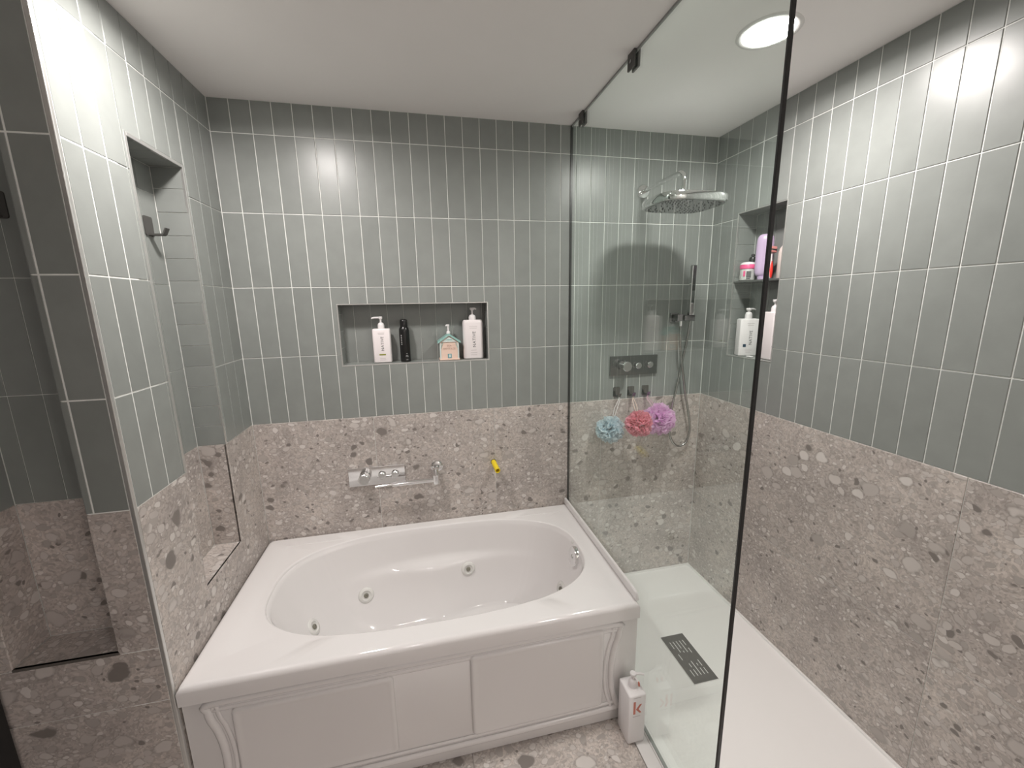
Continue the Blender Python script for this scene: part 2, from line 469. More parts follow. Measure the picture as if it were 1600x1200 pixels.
def substrate(name, fr, u0, u1, v0, v1, thick, holes=(), mat='grout', parent=None):
    """wall slab behind the tiles with box niches; front 2 mm behind the tile faces"""
    y = 0.0022
    us = sorted({u0, u1, *[h[0] for h in holes], *[h[1] for h in holes]})
    vs = sorted({v0, v1, *[h[2] for h in holes], *[h[3] for h in holes]})
    bm = bmesh.new()
    def quad(*p): bm.faces.new([bm.verts.new(fr @ Vector(q)) for q in p])
    for a, b in zip(us[:-1], us[1:]):
        for c, d in zip(vs[:-1], vs[1:]):
            if any(h[0] <= a and b <= h[1] and h[2] <= c and d <= h[3] for h in holes): continue
            quad((a, y, c), (b, y, c), (b, y, d), (a, y, d))
    for h0, h1, k0, k1, dep in holes:
        e = y; a, b, c, d = h0 - e, h1 + e, k0 - e, k1 + e
        z = dep + e
        quad((a, z, c), (b, z, c), (b, z, d), (a, z, d))
        quad((a, e, c), (a, z, c), (a, z, d), (a, e, d)); quad((b, e, c), (b, z, c), (b, z, d), (b, e, d))
        quad((a, e, c), (b, e, c), (b, z, c), (a, z, c)); quad((a, e, d), (b, e, d), (b, z, d), (a, z, d))
        # rim between the opening and the niche box
        quad((a, e, c), (h0, y, k0), (h0, y, k1), (a, e, d)); quad((h1, y, k0), (b, e, c), (b, e, d), (h1, y, k1))
        quad((a, e, c), (b, e, c), (h1, y, k0), (h0, y, k0)); quad((a, e, d), (b, e, d), (h1, y, k1), (h0, y, k1))
    t = thick
    quad((u0, t, v0), (u1, t, v0), (u1, t, v1), (u0, t, v1))
    quad((u0, y, v0), (u0, t, v0), (u0, t, v1), (u0, y, v1)); quad((u1, y, v0), (u1, t, v0), (u1, t, v1), (u1, y, v1))
    quad((u0, y, v0), (u1, y, v0), (u1, t, v0), (u0, t, v0)); quad((u0, y, v1), (u1, y, v1), (u1, t, v1), (u0, t, v1))
    bmesh.ops.remove_doubles(bm, verts=bm.verts[:], dist=1e-5)
    o = obj(name, bm, mat, parent)
    if not parent: o['kind'] = 'structure'
    return o

def strip(parent, fr, u0, u1, v0, v1, proud=0.0006, deep=0.008, name='niche_trim', mat='alu'):
    bm = box_bm(u0, u1, -proud, deep, v0, v1, bevel=0.0005, seg=1)
    return obj(name, bm, mat, parent, fr)

def niche_frame(parent, fr, h, w=0.008, sides='LRTB'):
    u0, u1, v0, v1 = h[:4]
    if 'L' in sides: strip(parent, fr, u0 - w, u0, v0 - w, v1 + w)
    if 'R' in sides: strip(parent, fr, u1, u1 + w, v0 - w, v1 + w)
    if 'T' in sides: strip(parent, fr, u0, u1, v1, v1 + w)
    if 'B' in sides: strip(parent, fr, u0, u1, v0 - w, v0)

def expand(h, w): return (h[0] - w, h[1] + w, h[2] - w, h[3] + w)

# ---- back wall
HB = (0.416, 1.104, 1.356, 1.634, 0.098)
F_back = frame((0, 0, 0), (1, 0, 0), (0, -1, 0))
wall_back = substrate('wall_back', F_back, -0.15, W + 0.15, -0.05, ZC + 0.05, 0.2, [HB])
lay(wall_back, F_back, [i * TW for i in range(31)], ROWS, holes=[expand(HB, 0.005)])
lay(wall_back, F_back, [0, 0.529, 1.127, 1.727, W], [0, ZS], 'stone_slab', 'stone', t=0.008, gap=0.002, wobble=0)
niche_frame(wall_back, F_back, HB, 0.005)
dp = HB[4]
js = [0.416] + [j * TW for j in range(6, 15)] + [1.104]
lay(wall_back, F_back @ Matrix.Translation((0, dp, 0)), js, [1.356, 1.634], t=0.002, c=0.0006, gap=0.002)
lay(wall_back, frame((0, 0, 1.356), (1, 0, 0), (0, 0, 1)), js, [0.001, dp], t=0.002, c=0.0006, gap=0.002)
lay(wall_back, frame((0, dp, 1.634), (1, 0, 0), (0, 0, -1)), js, [0, dp], t=0.002, c=0.0006, gap=0.002)
lay(wall_back, frame((0.416, 0, 0), (0, 1, 0), (1, 0, 0)), [0.001, dp], [1.356, 1.434, 1.512, 1.59, 1.634], t=0.002, c=0.0006, gap=0.002)
lay(wall_back, frame((1.104, dp, 0), (0, -1, 0), (-1, 0, 0)), [0, dp - .001], [1.356, 1.434, 1.512, 1.59, 1.634], t=0.002, c=0.0006, gap=0.002)

# ---- right wall (u runs towards the room)
HR = (0.185, 0.462, 1.347, 2.041, 0.110)
F_right = frame((W, 0, 0), (0, -1, 0), (-1, 0, 0))
END = 1.96
wall_right = substrate('wall_right', F_right, -0.02, END, -0.05, ZC + 0.05, 0.2, [HR])
ru = [0.0] + [0.067 + 0.079 * n for n in range(24)]
ru = [u for u in ru if u < END] + [END]
lay(wall_right, F_right, ru, ROWS, holes=[expand(HR, 0.005)])
lay(wall_right, F_right, [0.0, 1.208, END], [0, 0.495, ZS], 'stone_slab', 'stone', t=0.008, gap=0.002, wobble=0)
niche_frame(wall_right, F_right, HR, 0.005)
dp = HR[4]
nu = [0.185, 0.225, 0.304, 0.383, 0.462]
lay(wall_right, F_right @ Matrix.Translation((0, dp, 0)), nu, [1.347, 1.4068, 1.7136, 2.041], t=0.002, c=0.0006, gap=0.002)
stackz = [1.347 + 0.0785 * i for i in range(9)] + [2.041]
lay(wall_right, frame((W, -0.185, 0), (1, 0, 0), (0, -1, 0)), [0.001, dp], stackz, t=0.002, c=0.0006, gap=0.002)
lay(wall_right, frame((W + dp, -0.462, 0), (-1, 0, 0), (0, 1, 0)), [0, dp - .001], stackz, t=0.002, c=0.0006, gap=0.002)
lay(wall_right, frame((W, 0, 1.347), (0, -1, 0), (0, 0, 1)), nu, [0.001, dp], t=0.002, c=0.0006, gap=0.002)
lay(wall_right, frame((W + dp, 0, 2.041), (0, -1, 0), (0, 0, -1)), nu, [0, dp], t=0.002, c=0.0006, gap=0.002)
obj('niche_shelf', box_bm(W + 0.002, W + dp, -0.461, -0.186, 1.711, 1.7195, 0.001, 1), 'shelfdark', wall_right)

# ---- left wall of the tub alcove (u = world y)
HL = (-0.553, -0.268, 0.675, 2.112, 0.100)
F_left = frame((0, 0, 0), (0, 1, 0), (1, 0, 0))
wall_left = substrate('wall_left', F_left, -D + 0.001, 0.02, -0.05, ZC + 0.05, 0.1045, [HL])
lu = [-D + 0.011] + [-(0.093 + 0.0799 * n) for n in range(8, -1, -1)] + [0.0]
lay(wall_left, F_left, lu, ROWS, holes=[expand(HL, 0.011)])
lay(wall_left, F_left, [-D + 0.011, 0.0], [0, ZS], 'stone_slab', 'stone', holes=[expand(HL, 0.011)], t=0.008, gap=0.001, wobble=0)
niche_frame(wall_left, F_left, HL[:2] + (ZS + 0.011,) + HL[3:], 0.011, 'LRT')
for u0, u1 in ((HL[0] - 0.011, HL[0]), (HL[1], HL[1] + 0.011)): strip(wall_left, F_left, u0, u1, HL[2] - 0.011, ZS - 0.0004, mat='stone', proud=0.0)
strip(wall_left, F_left, HL[0], HL[1], HL[2] - 0.011, HL[2], mat='stone', proud=0.0)
dp = HL[4]
FLb = F_left @ Matrix.Translation((0, dp, 0))
lb = [-0.553, -0.51, -0.431, -0.352, -0.268]
lay(wall_left, FLb, lb, [ZS, 1.4068, 1.7136, 2.0204, 2.112], t=0.002, c=0.0006, gap=0.002)
lay(wall_left, FLb, [-0.553, -0.268], [0.675, ZS], 'stone_slab', 'stone', t=0.002, c=0.0006, gap=0.001, wobble=0)
sz = [ZS + 0.0785 * i for i in range(13)] + [2.112]
for fr in (frame((-dp, -0.268, 0), (1, 0, 0), (0, -1, 0)), frame((0, -0.553, 0), (-1, 0, 0), (0, 1, 0))):
    lay(wall_left, fr, [0.001, dp], sz, t=0.002, c=0.0006, gap=0.002)
    lay(wall_left, fr, [0.001, dp], [0.675, ZS], 'stone_slab', 'stone', t=0.002, c=0.0006, gap=0.001, wobble=0)
lay(wall_left, frame((-dp, 0, 0.675), (1, 0, 0), (0, 0, 1)), [0, dp - .001], [-0.553, -0.268], 'stone_slab', 'stone', t=0.002, c=0.0006, gap=0.001, wobble=0)
lay(wall_left, frame((0, 0, 2.112), (-1, 0, 0), (0, 0, -1)), [0.001, dp], lb, t=0.002, c=0.0006, gap=0.002)

# ---- face of the pier beside the tub
HF = (-0.354, -0.110, 0.675, 2.112, 0.120)
F_face = frame((0, -D, 0), (1, 0, 0), (0, -1, 0))
wall_front = substrate('wall_front', F_face, XL, -0.001, -0.05, ZC + 0.05, 0.2, [HF])
fu = [-0.43, -0.354 - 0.017, -0.093, -0.011]
lay(wall_front, F_face, [-0.43 - 0.0779 * i for i in range(11, 0, -1)] + [-0.43, -0.371, -0.354, -0.327, -0.249, -0.171, -0.11, -0.093, -0.011], ROWS, holes=[HF[:4]])
lay(wall_front, F_face, [XL, -0.011], [0, 0.49, 0.668], 'stone_slab', 'stone', t=0.008, gap=0.002, wobble=0)
lay(wall_front, F_face, [XL, -0.354, -0.110, -0.011], [0.668, ZS], 'stone_slab', 'stone', holes=[HF[:4]], t=0.008, gap=0.002, wobble=0)
dp = HF[4]
fb = [-0.354, -0.31, -0.232, -0.154, -0.110]
lay(wall_front, F_face @ Matrix.Translation((0, dp, 0)), fb, [ZS, 1.4068, 1.7136, 2.0204, 2.112], t=0.002, c=0.0006, gap=0.002)
lay(wall_front, F_face @ Matrix.Translation((0, dp, 0)), [-0.354, -0.110], [0.675, ZS], 'stone_slab', 'stone', t=0.002, c=0.0006, gap=0.001, wobble=0)
for fr in (frame((-0.354, -D, 0), (0, 1, 0), (1, 0, 0)), frame((-0.110, -D + dp, 0), (0, -1, 0), (-1, 0, 0))):
    lay(wall_front, fr, [0.001, 0.045, dp], [ZS, 1.4068, 1.7136, 2.0204, 2.112], t=0.002, c=0.0006, gap=0.002)
    lay(wall_front, fr, [0.001, dp], [0.675, ZS], 'stone_slab', 'stone', t=0.002, c=0.0006, gap=0.001, wobble=0)
lay(wall_front, frame((0, -D, 0.675), (1, 0, 0), (0, 0, 1)), [-0.354, -0.110], [0.001, dp], 'stone_slab', 'stone', t=0.002, c=0.0006, gap=0.001, wobble=0)
lay(wall_front, frame((0, -D + dp, 2.112), (1, 0, 0), (0, 0, -1)), fb, [0, dp], t=0.002, c=0.0006, gap=0.002)
strip(wall_front, F_face, -0.356, -0.108, 0.667, 0.675, name='niche_trim', mat='darktrim')
obj('corner_trim', box_bm(-0.011, 0.0006, -D - 0.0006, -D + 0.011, 0, ZC, 0.002, 2), 'alu', wall_left)

# ---- rest of the room
floor = obj('floor', box_bm(XL, W + 0.1, REAR, 0.15, -0.08, -0.0022), 'floor_grout'); floor['kind'] = 'structure'
F_floor = frame((0, 0, 0), (1, 0, 0), (0, 0, 1))
lay(floor, F_floor, [XL, -0.925, -0.325, 0.275, 0.875, 1.4745], [REAR, -2.45, -1.25, -0.786], 'floor_tile', 'floor_stone', t=0.007, gap=0.002, wobble=0)
lay(floor, F_floor, [1.4745, W], [REAR, -2.75, -1.5585], 'floor_tile', 'floor_stone', t=0.007, gap=0.002, wobble=0)
ceiling = obj('ceiling', box_bm(XL, W + 0.1, REAR, 0.15, ZC, ZC + 0.1), 'paint'); ceiling['kind'] = 'structure'
def plainwall(name, *b):
    o = obj(name, box_bm(*b), 'wall_paint'); o['kind'] = 'structure'; return o
plainwall('wall_rear', XL, W + 0.1, REAR - 0.1, REAR, 0, ZC)
plainwall('wall_far_left', XL - 0.1, XL, REAR, -D, 0, ZC)
plainwall('wall_far_right', W, W + 0.1, REAR, -END, 0, ZC)
door = obj('door_1', box_bm(-0.428, -0.388, -1.60, -0.820, 0.006, 2.08, 0.002, 1), 'doorblack'); door['kind'] = 'structure'
bm = bmesh.new(); lathe(bm, [(0.026, 0), (0.026, 0.008)], axis='x', cx=-1.54, cy=1.02)
tube(bm, [(0.006, -1.54, 1.02), (0.045, -1.54, 1.02), (0.05, -1.53, 1.02), (0.05, -1.42, 1.02)], 0.009)
obj('door_handle', bm, 'gunmetal', door, Matrix.Translation((-0.3882, 0, 0)))

# ------------------------------------------------------------------ recessed ceiling lights, plus added fill lamps out of view
def ceiling_light(x, y, label, k=1.0):
    t = thing('ceiling_light', label, 'ceiling light', (x, y, ZC), group='recessed ceiling lights')
    bm = bmesh.new()
    R0, R1 = LAMP_R, LAMP_R + 0.018
    loft(bm, [[(r * math.cos(2 * PI * i / 40), r * math.sin(2 * PI * i / 40), z) for i in range(40)] for r, z in ((R0, -0.0005), (R0, -0.004), (R1 - 0.003, -0.004), (R1, -0.0005))], False, False)
    obj('trim_ring', bm, 'lampring', t, smooth=True)
    bm = bmesh.new()
    lathe(bm, [(R0 - 0.0005, -0.0015), (R0 - 0.0005, -0.003)], seg=40)
    if 'lampface' not in M: M['lampface'] = emit('lamp_face', LAMP_COLOR, 45.0)
    obj('diffuser', bm, 'lampface', t)
    ld = bpy.data.lights.new('lamp_light', 'AREA'); ld.shape = 'DISK'; ld.size = 2 * R0
    ld.energy = LAMP_POWER * k; ld.color = LAMP_COLOR; ld.spread = math.radians(LAMP_SPREAD)
    lo = bpy.data.objects.new('lamp_light', ld); C.objects.link(lo); lo.parent = t; lo.location = (0, 0, -0.006)
ceiling_light(0.325, -0.70, 'recessed round ceiling light above the bathtub', 0.84)
ceiling_light(1.90, -0.765, 'recessed round ceiling light above the shower tray', 0.86)
ceiling_light(0.55, -2.95, 'added round fill light, out of view over the stone floor, nearest the black door', 0.12)  # weak fill lamp added behind the camera, never in view
ceiling_light(1.85, -2.95, 'added round fill light, out of view over the stone floor, beside the painted wall', 0.65)  # stronger fill added behind the camera to brighten apron and ceiling

# ------------------------------------------------------------------ bathtub
TZ = 0.518
tub = thing('bathtub', 'white whirlpool bathtub with oval basin and panelled apron', 'bathtub', (0.762, -0.406, 0))
INV = Matrix.Translation((-0.762, 0.406, 0))
OV = 2.75
TX0, TX1, TY0, TY1 = 0.0035, 1.5245, -D, -0.0015
cx, cy = 0.787, -0.393
angs = sorted(set([2 * PI * i / 144 for i in range(144)] + [math.atan2(y - cy, x - cx) % (2 * PI) for x in (TX0, TX1) for y in (TY0, TY1)]
              + [math.atan2(y - cy, x - cx) % (2 * PI) for x in (0.10, 1.462) for y in (-0.708, -0.08)]))
def rect_r(a, x0, x1, y0, y1):
    c, s = math.cos(a), math.sin(a)
    rx = ((x1 - cx) / c if c > 1e-9 else (x0 - cx) / c if c < -1e-9 else 1e9)
    ry = ((y1 - cy) / s if s > 1e-9 else (y0 - cy) / s if s < -1e-9 else 1e9)
    return min(rx, ry)
def oval(a, A, Bv, n):
    c, s = abs(math.cos(a)), abs(math.sin(a))
    return ((c / A) ** n + (s / Bv) ** n) ** (-1 / n)
def basin_pt(a, z):
    """point of the basin wall at angle a, height z"""
    t = max(0.0, min(1.0, (TZ - z) / (TZ - 0.10)))
    back = max(0, math.cos(a - PI))                      # backrest end slopes more
    drain = max(0, math.cos(a))
    r = oval(a, 0.657, 0.332, OV)
    shrink = 0.008 + 0.045 * t + 0.07 * t ** 5 + back ** 2 * (0.10 * t + 0.05 * t * t) + drain ** 2 * 0.02 * t
    # arm rest ledge along the long sides
    side = abs(math.sin(a)) ** 3
    led = side * 0.046 / (1 + math.exp(-(t - 0.42) * 60))
    rr = r - (shrink + led)
    return Vector((cx + rr * math.cos(a), cy + rr * math.sin(a), z))
rings = []
rings.append([(cx + (rect_r(a, TX0, TX1, TY0, TY1)) * math.cos(a), cy + rect_r(a, TX0, TX1, TY0, TY1) * math.sin(a), 0.455) for a in angs])
def rect_ring(i, z): return [(cx + rect_r(a, TX0 + i, TX1 - i, TY0 + i, TY1 - i) * math.cos(a), cy + rect_r(a, TX0 + i, TX1 - i, TY0 + i, TY1 - i) * math.sin(a), z) for a in angs]
for i, z in ((0, 0.500), (0.002, 0.508), (0.006, 0.5145), (0.012, 0.5178), (0.018, TZ)): rings.append(rect_ring(i, z))
def relief(a, d, dz):
    ro = oval(a, 0.657, 0.332, OV) + 0.008
    ri = rect_r(a, 0.10, 1.462, -0.708, -0.08) + d
    k = max(0, min(1, (ri - ro) / 0.010))
    r = max(ri, ro + 0.002 + d)
    return (cx + r * math.cos(a), cy + r * math.sin(a), TZ - dz * k)
rings.append([relief(a, 0.004, 0.0) for a in angs])
rings.append([relief(a, -0.001, 0.0028) for a in angs])
def lip(a, d, dz):
    ro = oval(a, 0.657, 0.332, OV)
    ri = rect_r(a, 0.10, 1.462, -0.708, -0.08)
    k = max(0, min(1, (ri - ro - 0.008) / 0.010))
    r = ro + d
    return (cx + r * math.cos(a), cy + r * math.sin(a), TZ - 0.0028 * k - dz)
for d, dz in ((0.003, 0), (-0.001, 0.0005), (-0.004, 0.0020), (-0.006, 0.0050), (-0.007, 0.011)): rings.append([lip(a, d, dz) for a in angs])
zs = [TZ - 0.02 - (TZ - 0.12) * i / 34 for i in range(35)]
for z in zs: rings.append([tuple(basin_pt(a, z)) for a in angs])
low = [basin_pt(a, 0.10) for a in angs]
c0 = Vector((0.86, cy, 0.088))
for f, z in ((0.95, 0.096), (0.87, 0.0905), (0.6, 0.088), (0.3, 0.086), (0.08, 0.085)):
    rings.append([((1 - f) * c0.x + f * p.x, (1 - f) * c0.y + f * p.y, z) for p in low])
bm = bmesh.new(); loft(bm, rings, False, True)
obj('tub_shell', bm, 'acrylic', tub, INV, auto=40)
# skirt along the shower side and apron
AY = -0.800
obj('side_skirt', box_bm(1.500, 1.5225, -0.79, -0.02, 0.003, 0.4545), 'apron', tub, INV)
apron = obj('apron', box_bm(0.004, 1.5235, AY, -0.782, 0.003, 0.456, 0.003, 2), 'apron', tub, INV, auto=40)
# curved moulding that frames the front
def ogee(xe, s):
    """S-curved side of the moulding, from top to bottom; s = +1 bulges towards larger x"""
    pts = []
    for t, d in ((0, 0.0), (0.07, -0.010), (0.16, -0.006), (0.26, 0.006), (0.42, 0.016), (0.6, 0.018), (0.76, 0.012), (0.88, 0.0), (0.95, -0.008), (1.0, 0.0)):
        pts.append((xe + s * d, 0.436 - t * (0.436 - 0.062)))
    return pts
path = [(x, z) for x, z in ogee(0.082, 1)][::-1] + [(0.30, 0.438), (0.75, 0.440), (1.2, 0.442)] + [(x, z) for x, z in ogee(1.437, -1)] + [(1.1, 0.056), (0.75, 0.056), (0.4, 0.056)]
path = [(p[0], AY - 0.001, p[1]) for p in path]
path = spline(path + [path[0]], 5)[:-1]
def bead(pts, r, name, squash=0.6):
    bm = bmesh.new(); n = len(pts); R = []
    for i, p in enumerate(pts):
        t = (pts[(i + 1) % n] - pts[i - 1]).normalized(); nn = Vector((0, -1, 0)); s = t.cross(nn)
        R.append([bm.verts.new(p + s * r * math.cos(PI * k / 6) + nn * r * squash * math.sin(PI * k / 6)) for k in range(7)])
    for i in range(n):
        a, b = R[i], R[(i + 1) % n]
        for k in range(6): bm.faces.new((a[k], a[k + 1], b[k + 1], b[k]))
    return obj(name, bm, 'apron', apron, smooth=True)
bead(path, 0.012, 'moulding', 0.75)
def inset(path, d):
    n = len(path); out = []
    for i, p in enumerate(path):
        t = (path[(i + 1) % n] - path[i - 1]).normalized(); s = t.cross(Vector((0, -1, 0)))
        out.append(p + s * d)
    return out
bead(inset(path, 0.026), 0.007, 'moulding', 0.6)
def panel(x0, x1, z0, z1):
    bm = bmesh.new()
    rr = []
    for d, y in ((0, AY + 0.001), (0.001, AY - 0.006), (0.005, AY - 0.0105), (0.010, AY - 0.0118), (0.016, AY - 0.0105), (0.024, AY - 0.0095)):
        rr.append([(x, y, z) for x, z in rrect(x0 + d, x1 - d, z0 + d, z1 - d, max(0.003, 0.014 - d * 0.3))])
    loft(bm, rr, True, True)
    return obj('apron_panel', bm, 'apron', tub, INV, auto=35)
panel(0.135, 0.622, 0.098, 0.408)
panel(0.880, 1.385, 0.092, 0.424)
# tile flange along the shower side
bm = bmesh.new()
prof = [(-D + 0.012, 0.5185), (-D + 0.014, 0.535), (-D + 0.022, 0.548), (-D + 0.05, 0.553), (-0.002, 0.553), (-0.002, 0.5185)]
a = [bm.verts.new((1.5130, y, z)) for y, z in prof]; b = [bm.verts.new((1.5240, y, z)) for y, z in prof]
bm.faces.new(a); bm.faces.new(b[::-1])
for i in range(len(prof)): bm.faces.new((a[i], b[i], b[(i + 1) % len(prof)], a[(i + 1) % len(prof)]))
bmesh.ops.bevel(bm, geom=bm.edges[:], offset=0.002, segments=2, affect='EDGES')
obj('tile_flange', bm, 'acrylic', tub, INV, auto=40)
# jets
def surf(a, z):
    p = basin_pt(a, z); e = 0.01
    n = (basin_pt(a + e, z) - basin_pt(a - e, z)).cross(basin_pt(a, z + e) - basin_pt(a, z - e)).normalized()
    if n.dot(Vector((cx, cy, 0.4)) - p) < 0: n = -n
    return p, n
def orient(p, n):
    return Matrix.Translation(p) @ n.to_track_quat('Z', 'Y').to_matrix().to_4x4()
def jet(a, z, r=0.036):
    p, n = surf(a, z)
    bm = bmesh.new()
    lathe(bm, [(r, -0.004), (r, 0.002), (r * 0.9, 0.006), (r * 0.62, 0.0075), (r * 0.55, 0.004), (r * 0.5, 0.003)], seg=28)
    j = obj('jet', bm, 'jetwhite', tub, INV @ orient(p, n), auto=50)
    bm = bmesh.new(); lathe(bm, [(r * 0.30, 0.0035), (r * 0.30, 0.008), (r * 0.16, 0.011), (r * 0.14, 0.009)], seg=16)
    obj('nozzle', bm, 'jetcore', j, auto=50)
for a, z in ((3.029, 0.2655), (2.546, 0.2552), (1.031, 0.2868), (0.104, 0.2441)): jet(a, z)
# overflow / drain knob at the tap end
p, n = surf(-0.007, 0.4575)
bm = bmesh.new(); lathe(bm, [(0.046, -0.006), (0.046, 0.012), (0.043, 0.016), (0.012, 0.017)], seg=32)
ov = obj('overflow_cover', bm, 'chrome', tub, INV @ orient(p, n), auto=40)
bm = bmesh.new(); lathe(bm, [(0.009, 0.0165), (0.009, 0.0195), (0.007, 0.0205)], seg=16); obj('screw_cap', bm, 'brushed', ov)
p, n = surf(0.075, 0.500)
bm = bmesh.new(); lathe(bm, [(0.008, 0.0), (0.008, 0.003), (0.006, 0.004)], seg=16); obj('air_button', bm, 'jetwhite', tub, INV @ orient(p, n), auto=40)

# ------------------------------------------------------------------ shower tray
tray = thing('shower_tray', 'white low shower tray with slotted dark drain cover', 'shower tray', (1.94, -0.78, 0))
TI = Matrix.Translation((-1.94, 0.78, 0))
bm = bmesh.new()
x0, x1, y0, y1 = 1.5262, W - 0.001, -1.5575, -0.0015
R_ = []
for d, z in ((0, -0.002), (0, 0.008), (0.004, 0.010), (0.040, 0.010), (0.060, 0.004), (0.12, 0.001)):
    R_.append([(x, y, z) for x, y in rrect(x0 + d, x1 - (d if d < 0.03 else min(d, 0.012)), y0 + d, y1 - (d if d < 0.03 else min(d, 0.012)), 0.003 + min(d, 0.02), 4)])
loft(bm, R_, True, True)
obj('tray_shell', bm, 'tray', tray, TI, auto=50)
obj('tray_curb', box_bm(1.4765, 1.5258, -1.5575, -0.8185, -0.002, 0.0035, 0.0012, 2), 'tray', tray, TI)
# slotted drain cover: plate built from cells, slots left open
dx0, dx1, dy0, dy1 = 1.843, 1.961, -0.745, -0.488
bm = bmesh.new()
cols = [dx0] + sum([[dx0 + 0.0225 + i * 0.0170, dx0 + 0.0225 + i * 0.0170 + 0.0048] for i in range(5)], []) + [dx1]
spans = {0: [(0.035, 0.075), (0.105, 0.140), (0.190, 0.225)], 1: [(0.035, 0.100), (0.160, 0.182), (0.190, 0.225)], 2: [(0.035, 0.080), (0.092, 0.104), (0.150, 0.225)],
         3: [(0.035, 0.105), (0.165, 0.180), (0.190, 0.225)], 4: [(0.035, 0.068), (0.082, 0.112), (0.150, 0.185), (0.192, 0.225)]}
for i in range(len(cols) - 1):
    if i % 2 == 0: add_box(bm, cols[i], cols[i + 1], dy0, dy1, 0.0045, 0.0065)
    else:
        yy = 0.0
        for s0, s1 in spans[i // 2] + [(dy1 - dy0, None)]:
            add_box(bm, cols[i], cols[i + 1], dy1 - s0, dy1 - yy, 0.0045, 0.0065)
            yy = s1
drain = obj('drain_cover', bm, 'graphite', tray, TI)
obj('drain_rim', box_bm(dx0 - 0.0015, dx1 + 0.0015, dy0 - 0.0015, dy1 + 0.0015, 0.0012, 0.0044), 'tray', tray, TI)

# ------------------------------------------------------------------ glass screen
GX = 1.535
scr = thing('glass_screen', 'clear full-height glass shower panel with dark edge beside the bathtub', 'glass panel', (GX, -0.62, 0))
GI = Matrix.Translation((-GX, 0.62, 0))
obj('pane', box_bm(GX - 0.005, GX + 0.005, -1.230, -0.004, 0.0135, ZC - 0.010), 'glass', scr, GI)
obj('edge_strip', box_bm(GX - 0.0052, GX + 0.0052, -1.2365, -1.2302, 0.0115, ZC - 0.010, 0.0008, 1), 'seal', scr, GI)
obj('wall_channel', box_bm(GX - 0.0054, GX + 0.0054, -0.0042, -0.0006, 0.0115, ZC - 0.002), 'seal', scr, GI)
obj('bottom_seal', box_bm(GX - 0.0056, GX + 0.0056, -1.2302, -0.0042, 0.0104, 0.0134), 'caulk', scr, GI)
obj('top_seal', box_bm(GX - 0.0022, GX + 0.0022, -1.2302, -0.0042, ZC - 0.0098, ZC - 0.0004), 'caulk', scr, GI)
for y in (-0.588, -0.138):
    bm = bmesh.new()
    for s in (-1, 1): add_box(bm, GX + s * 0.0056, GX + s * 0.0115, y - 0.0225, y + 0.0225, ZC - 0.052, ZC - 0.001)
    add_box(bm, GX - 0.0056, GX + 0.0056, y - 0.0225, y + 0.0225, ZC - 0.0096, ZC - 0.001)
    cl = obj('clamp', bm, 'graphite', scr, GI)
    bm = bmesh.new(); lathe(bm, [(0.006, GX - 0.0135), (0.006, GX - 0.0116)], axis='x', cx=y, cy=ZC - 0.030, seg=14); obj('screw', bm, 'gunmetal', cl)

# ------------------------------------------------------------------ shower head
sh = thing('rain_shower', 'chrome rain shower head on a wall arm', 'shower head', (1.918, 0, 2.172))
SI = Matrix.Translation((-1.918, 0, -2.172))
obj('wall_flange', lathe_bm([(0.034, -0.001), (0.034, -0.006), (0.030, -0.012), (0.015, -0.014)], axis='y', cx=1.918, cy=2.172, seg=32), 'chrome', sh, SI, auto=40)
arc = [(1.918, -0.345 + 0.045 * math.cos(a) - 0.0, 2.172 - 0.045 + 0.045 * math.sin(a)) for a in [PI / 2 + (PI / 2) * i / 10 for i in range(11)]]
arc = [(1.918, -0.305 - 0.04 * math.sin(t), 2.132 + 0.04 * math.cos(t)) for t in [PI / 2 * i / 10 for i in range(11)]]
obj('arm', tube_bm([(1.918, -0.008, 2.172), (1.918, -0.1, 2.172), (1.918, -0.2, 2.172)] + arc + [(1.918, -0.345, 2.10), (1.918, -0.345, 2.062)], 0.0115, 16), 'chrome', sh, SI, auto=50)
hx, hy = 1.926, -0.338
def head_ring(k, z): 
    return [(hx + 0.156 * k * math.copysign(abs(math.cos(a)) ** (2 / 3.8), math.cos(a)), hy + 0.134 * k * math.copysign(abs(math.sin(a)) ** (2 / 3.8), math.sin(a)), z) for a in [2 * PI * i / 64 for i in range(64)]]
bm = bmesh.new()
loft(bm, [head_ring(0.12, 2.074), head_ring(0.14, 2.069), head_ring(0.93, 2.0655), head_ring(0.98, 2.063), head_ring(1.0, 2.057), head_ring(1.0, 2.034), head_ring(0.985, 2.030), head_ring(0.96, 2.029)], True, True)
obj('head', bm, 'chrome', sh, SI, auto=40)
bm = bmesh.new(); loft(bm, [head_ring(0.94, 2.0292), head_ring(0.93, 2.0275), head_ring(0.5, 2.0275)], False, True)
face = obj('spray_face', bm, 'gunmetal', sh, SI)
bm = bmesh.new()
for ring, n in ((0.15, 8), (0.32, 14), (0.50, 22), (0.68, 30), (0.84, 38)):
    for i in range(n):
        a = 2 * PI * i / n
        x = hx + 0.156 * ring * math.copysign(abs(math.cos(a)) ** (2 / 3.8), math.cos(a)); y = hy + 0.134 * ring * math.copysign(abs(math.sin(a)) ** (2 / 3.8), math.sin(a))
        lathe(bm, [(0.0028, 2.0274), (0.0020, 2.0245)], seg=6, cx=x, cy=y)
tag(obj('spray_nozzles', bm, 'rubber', face), kind='stuff')

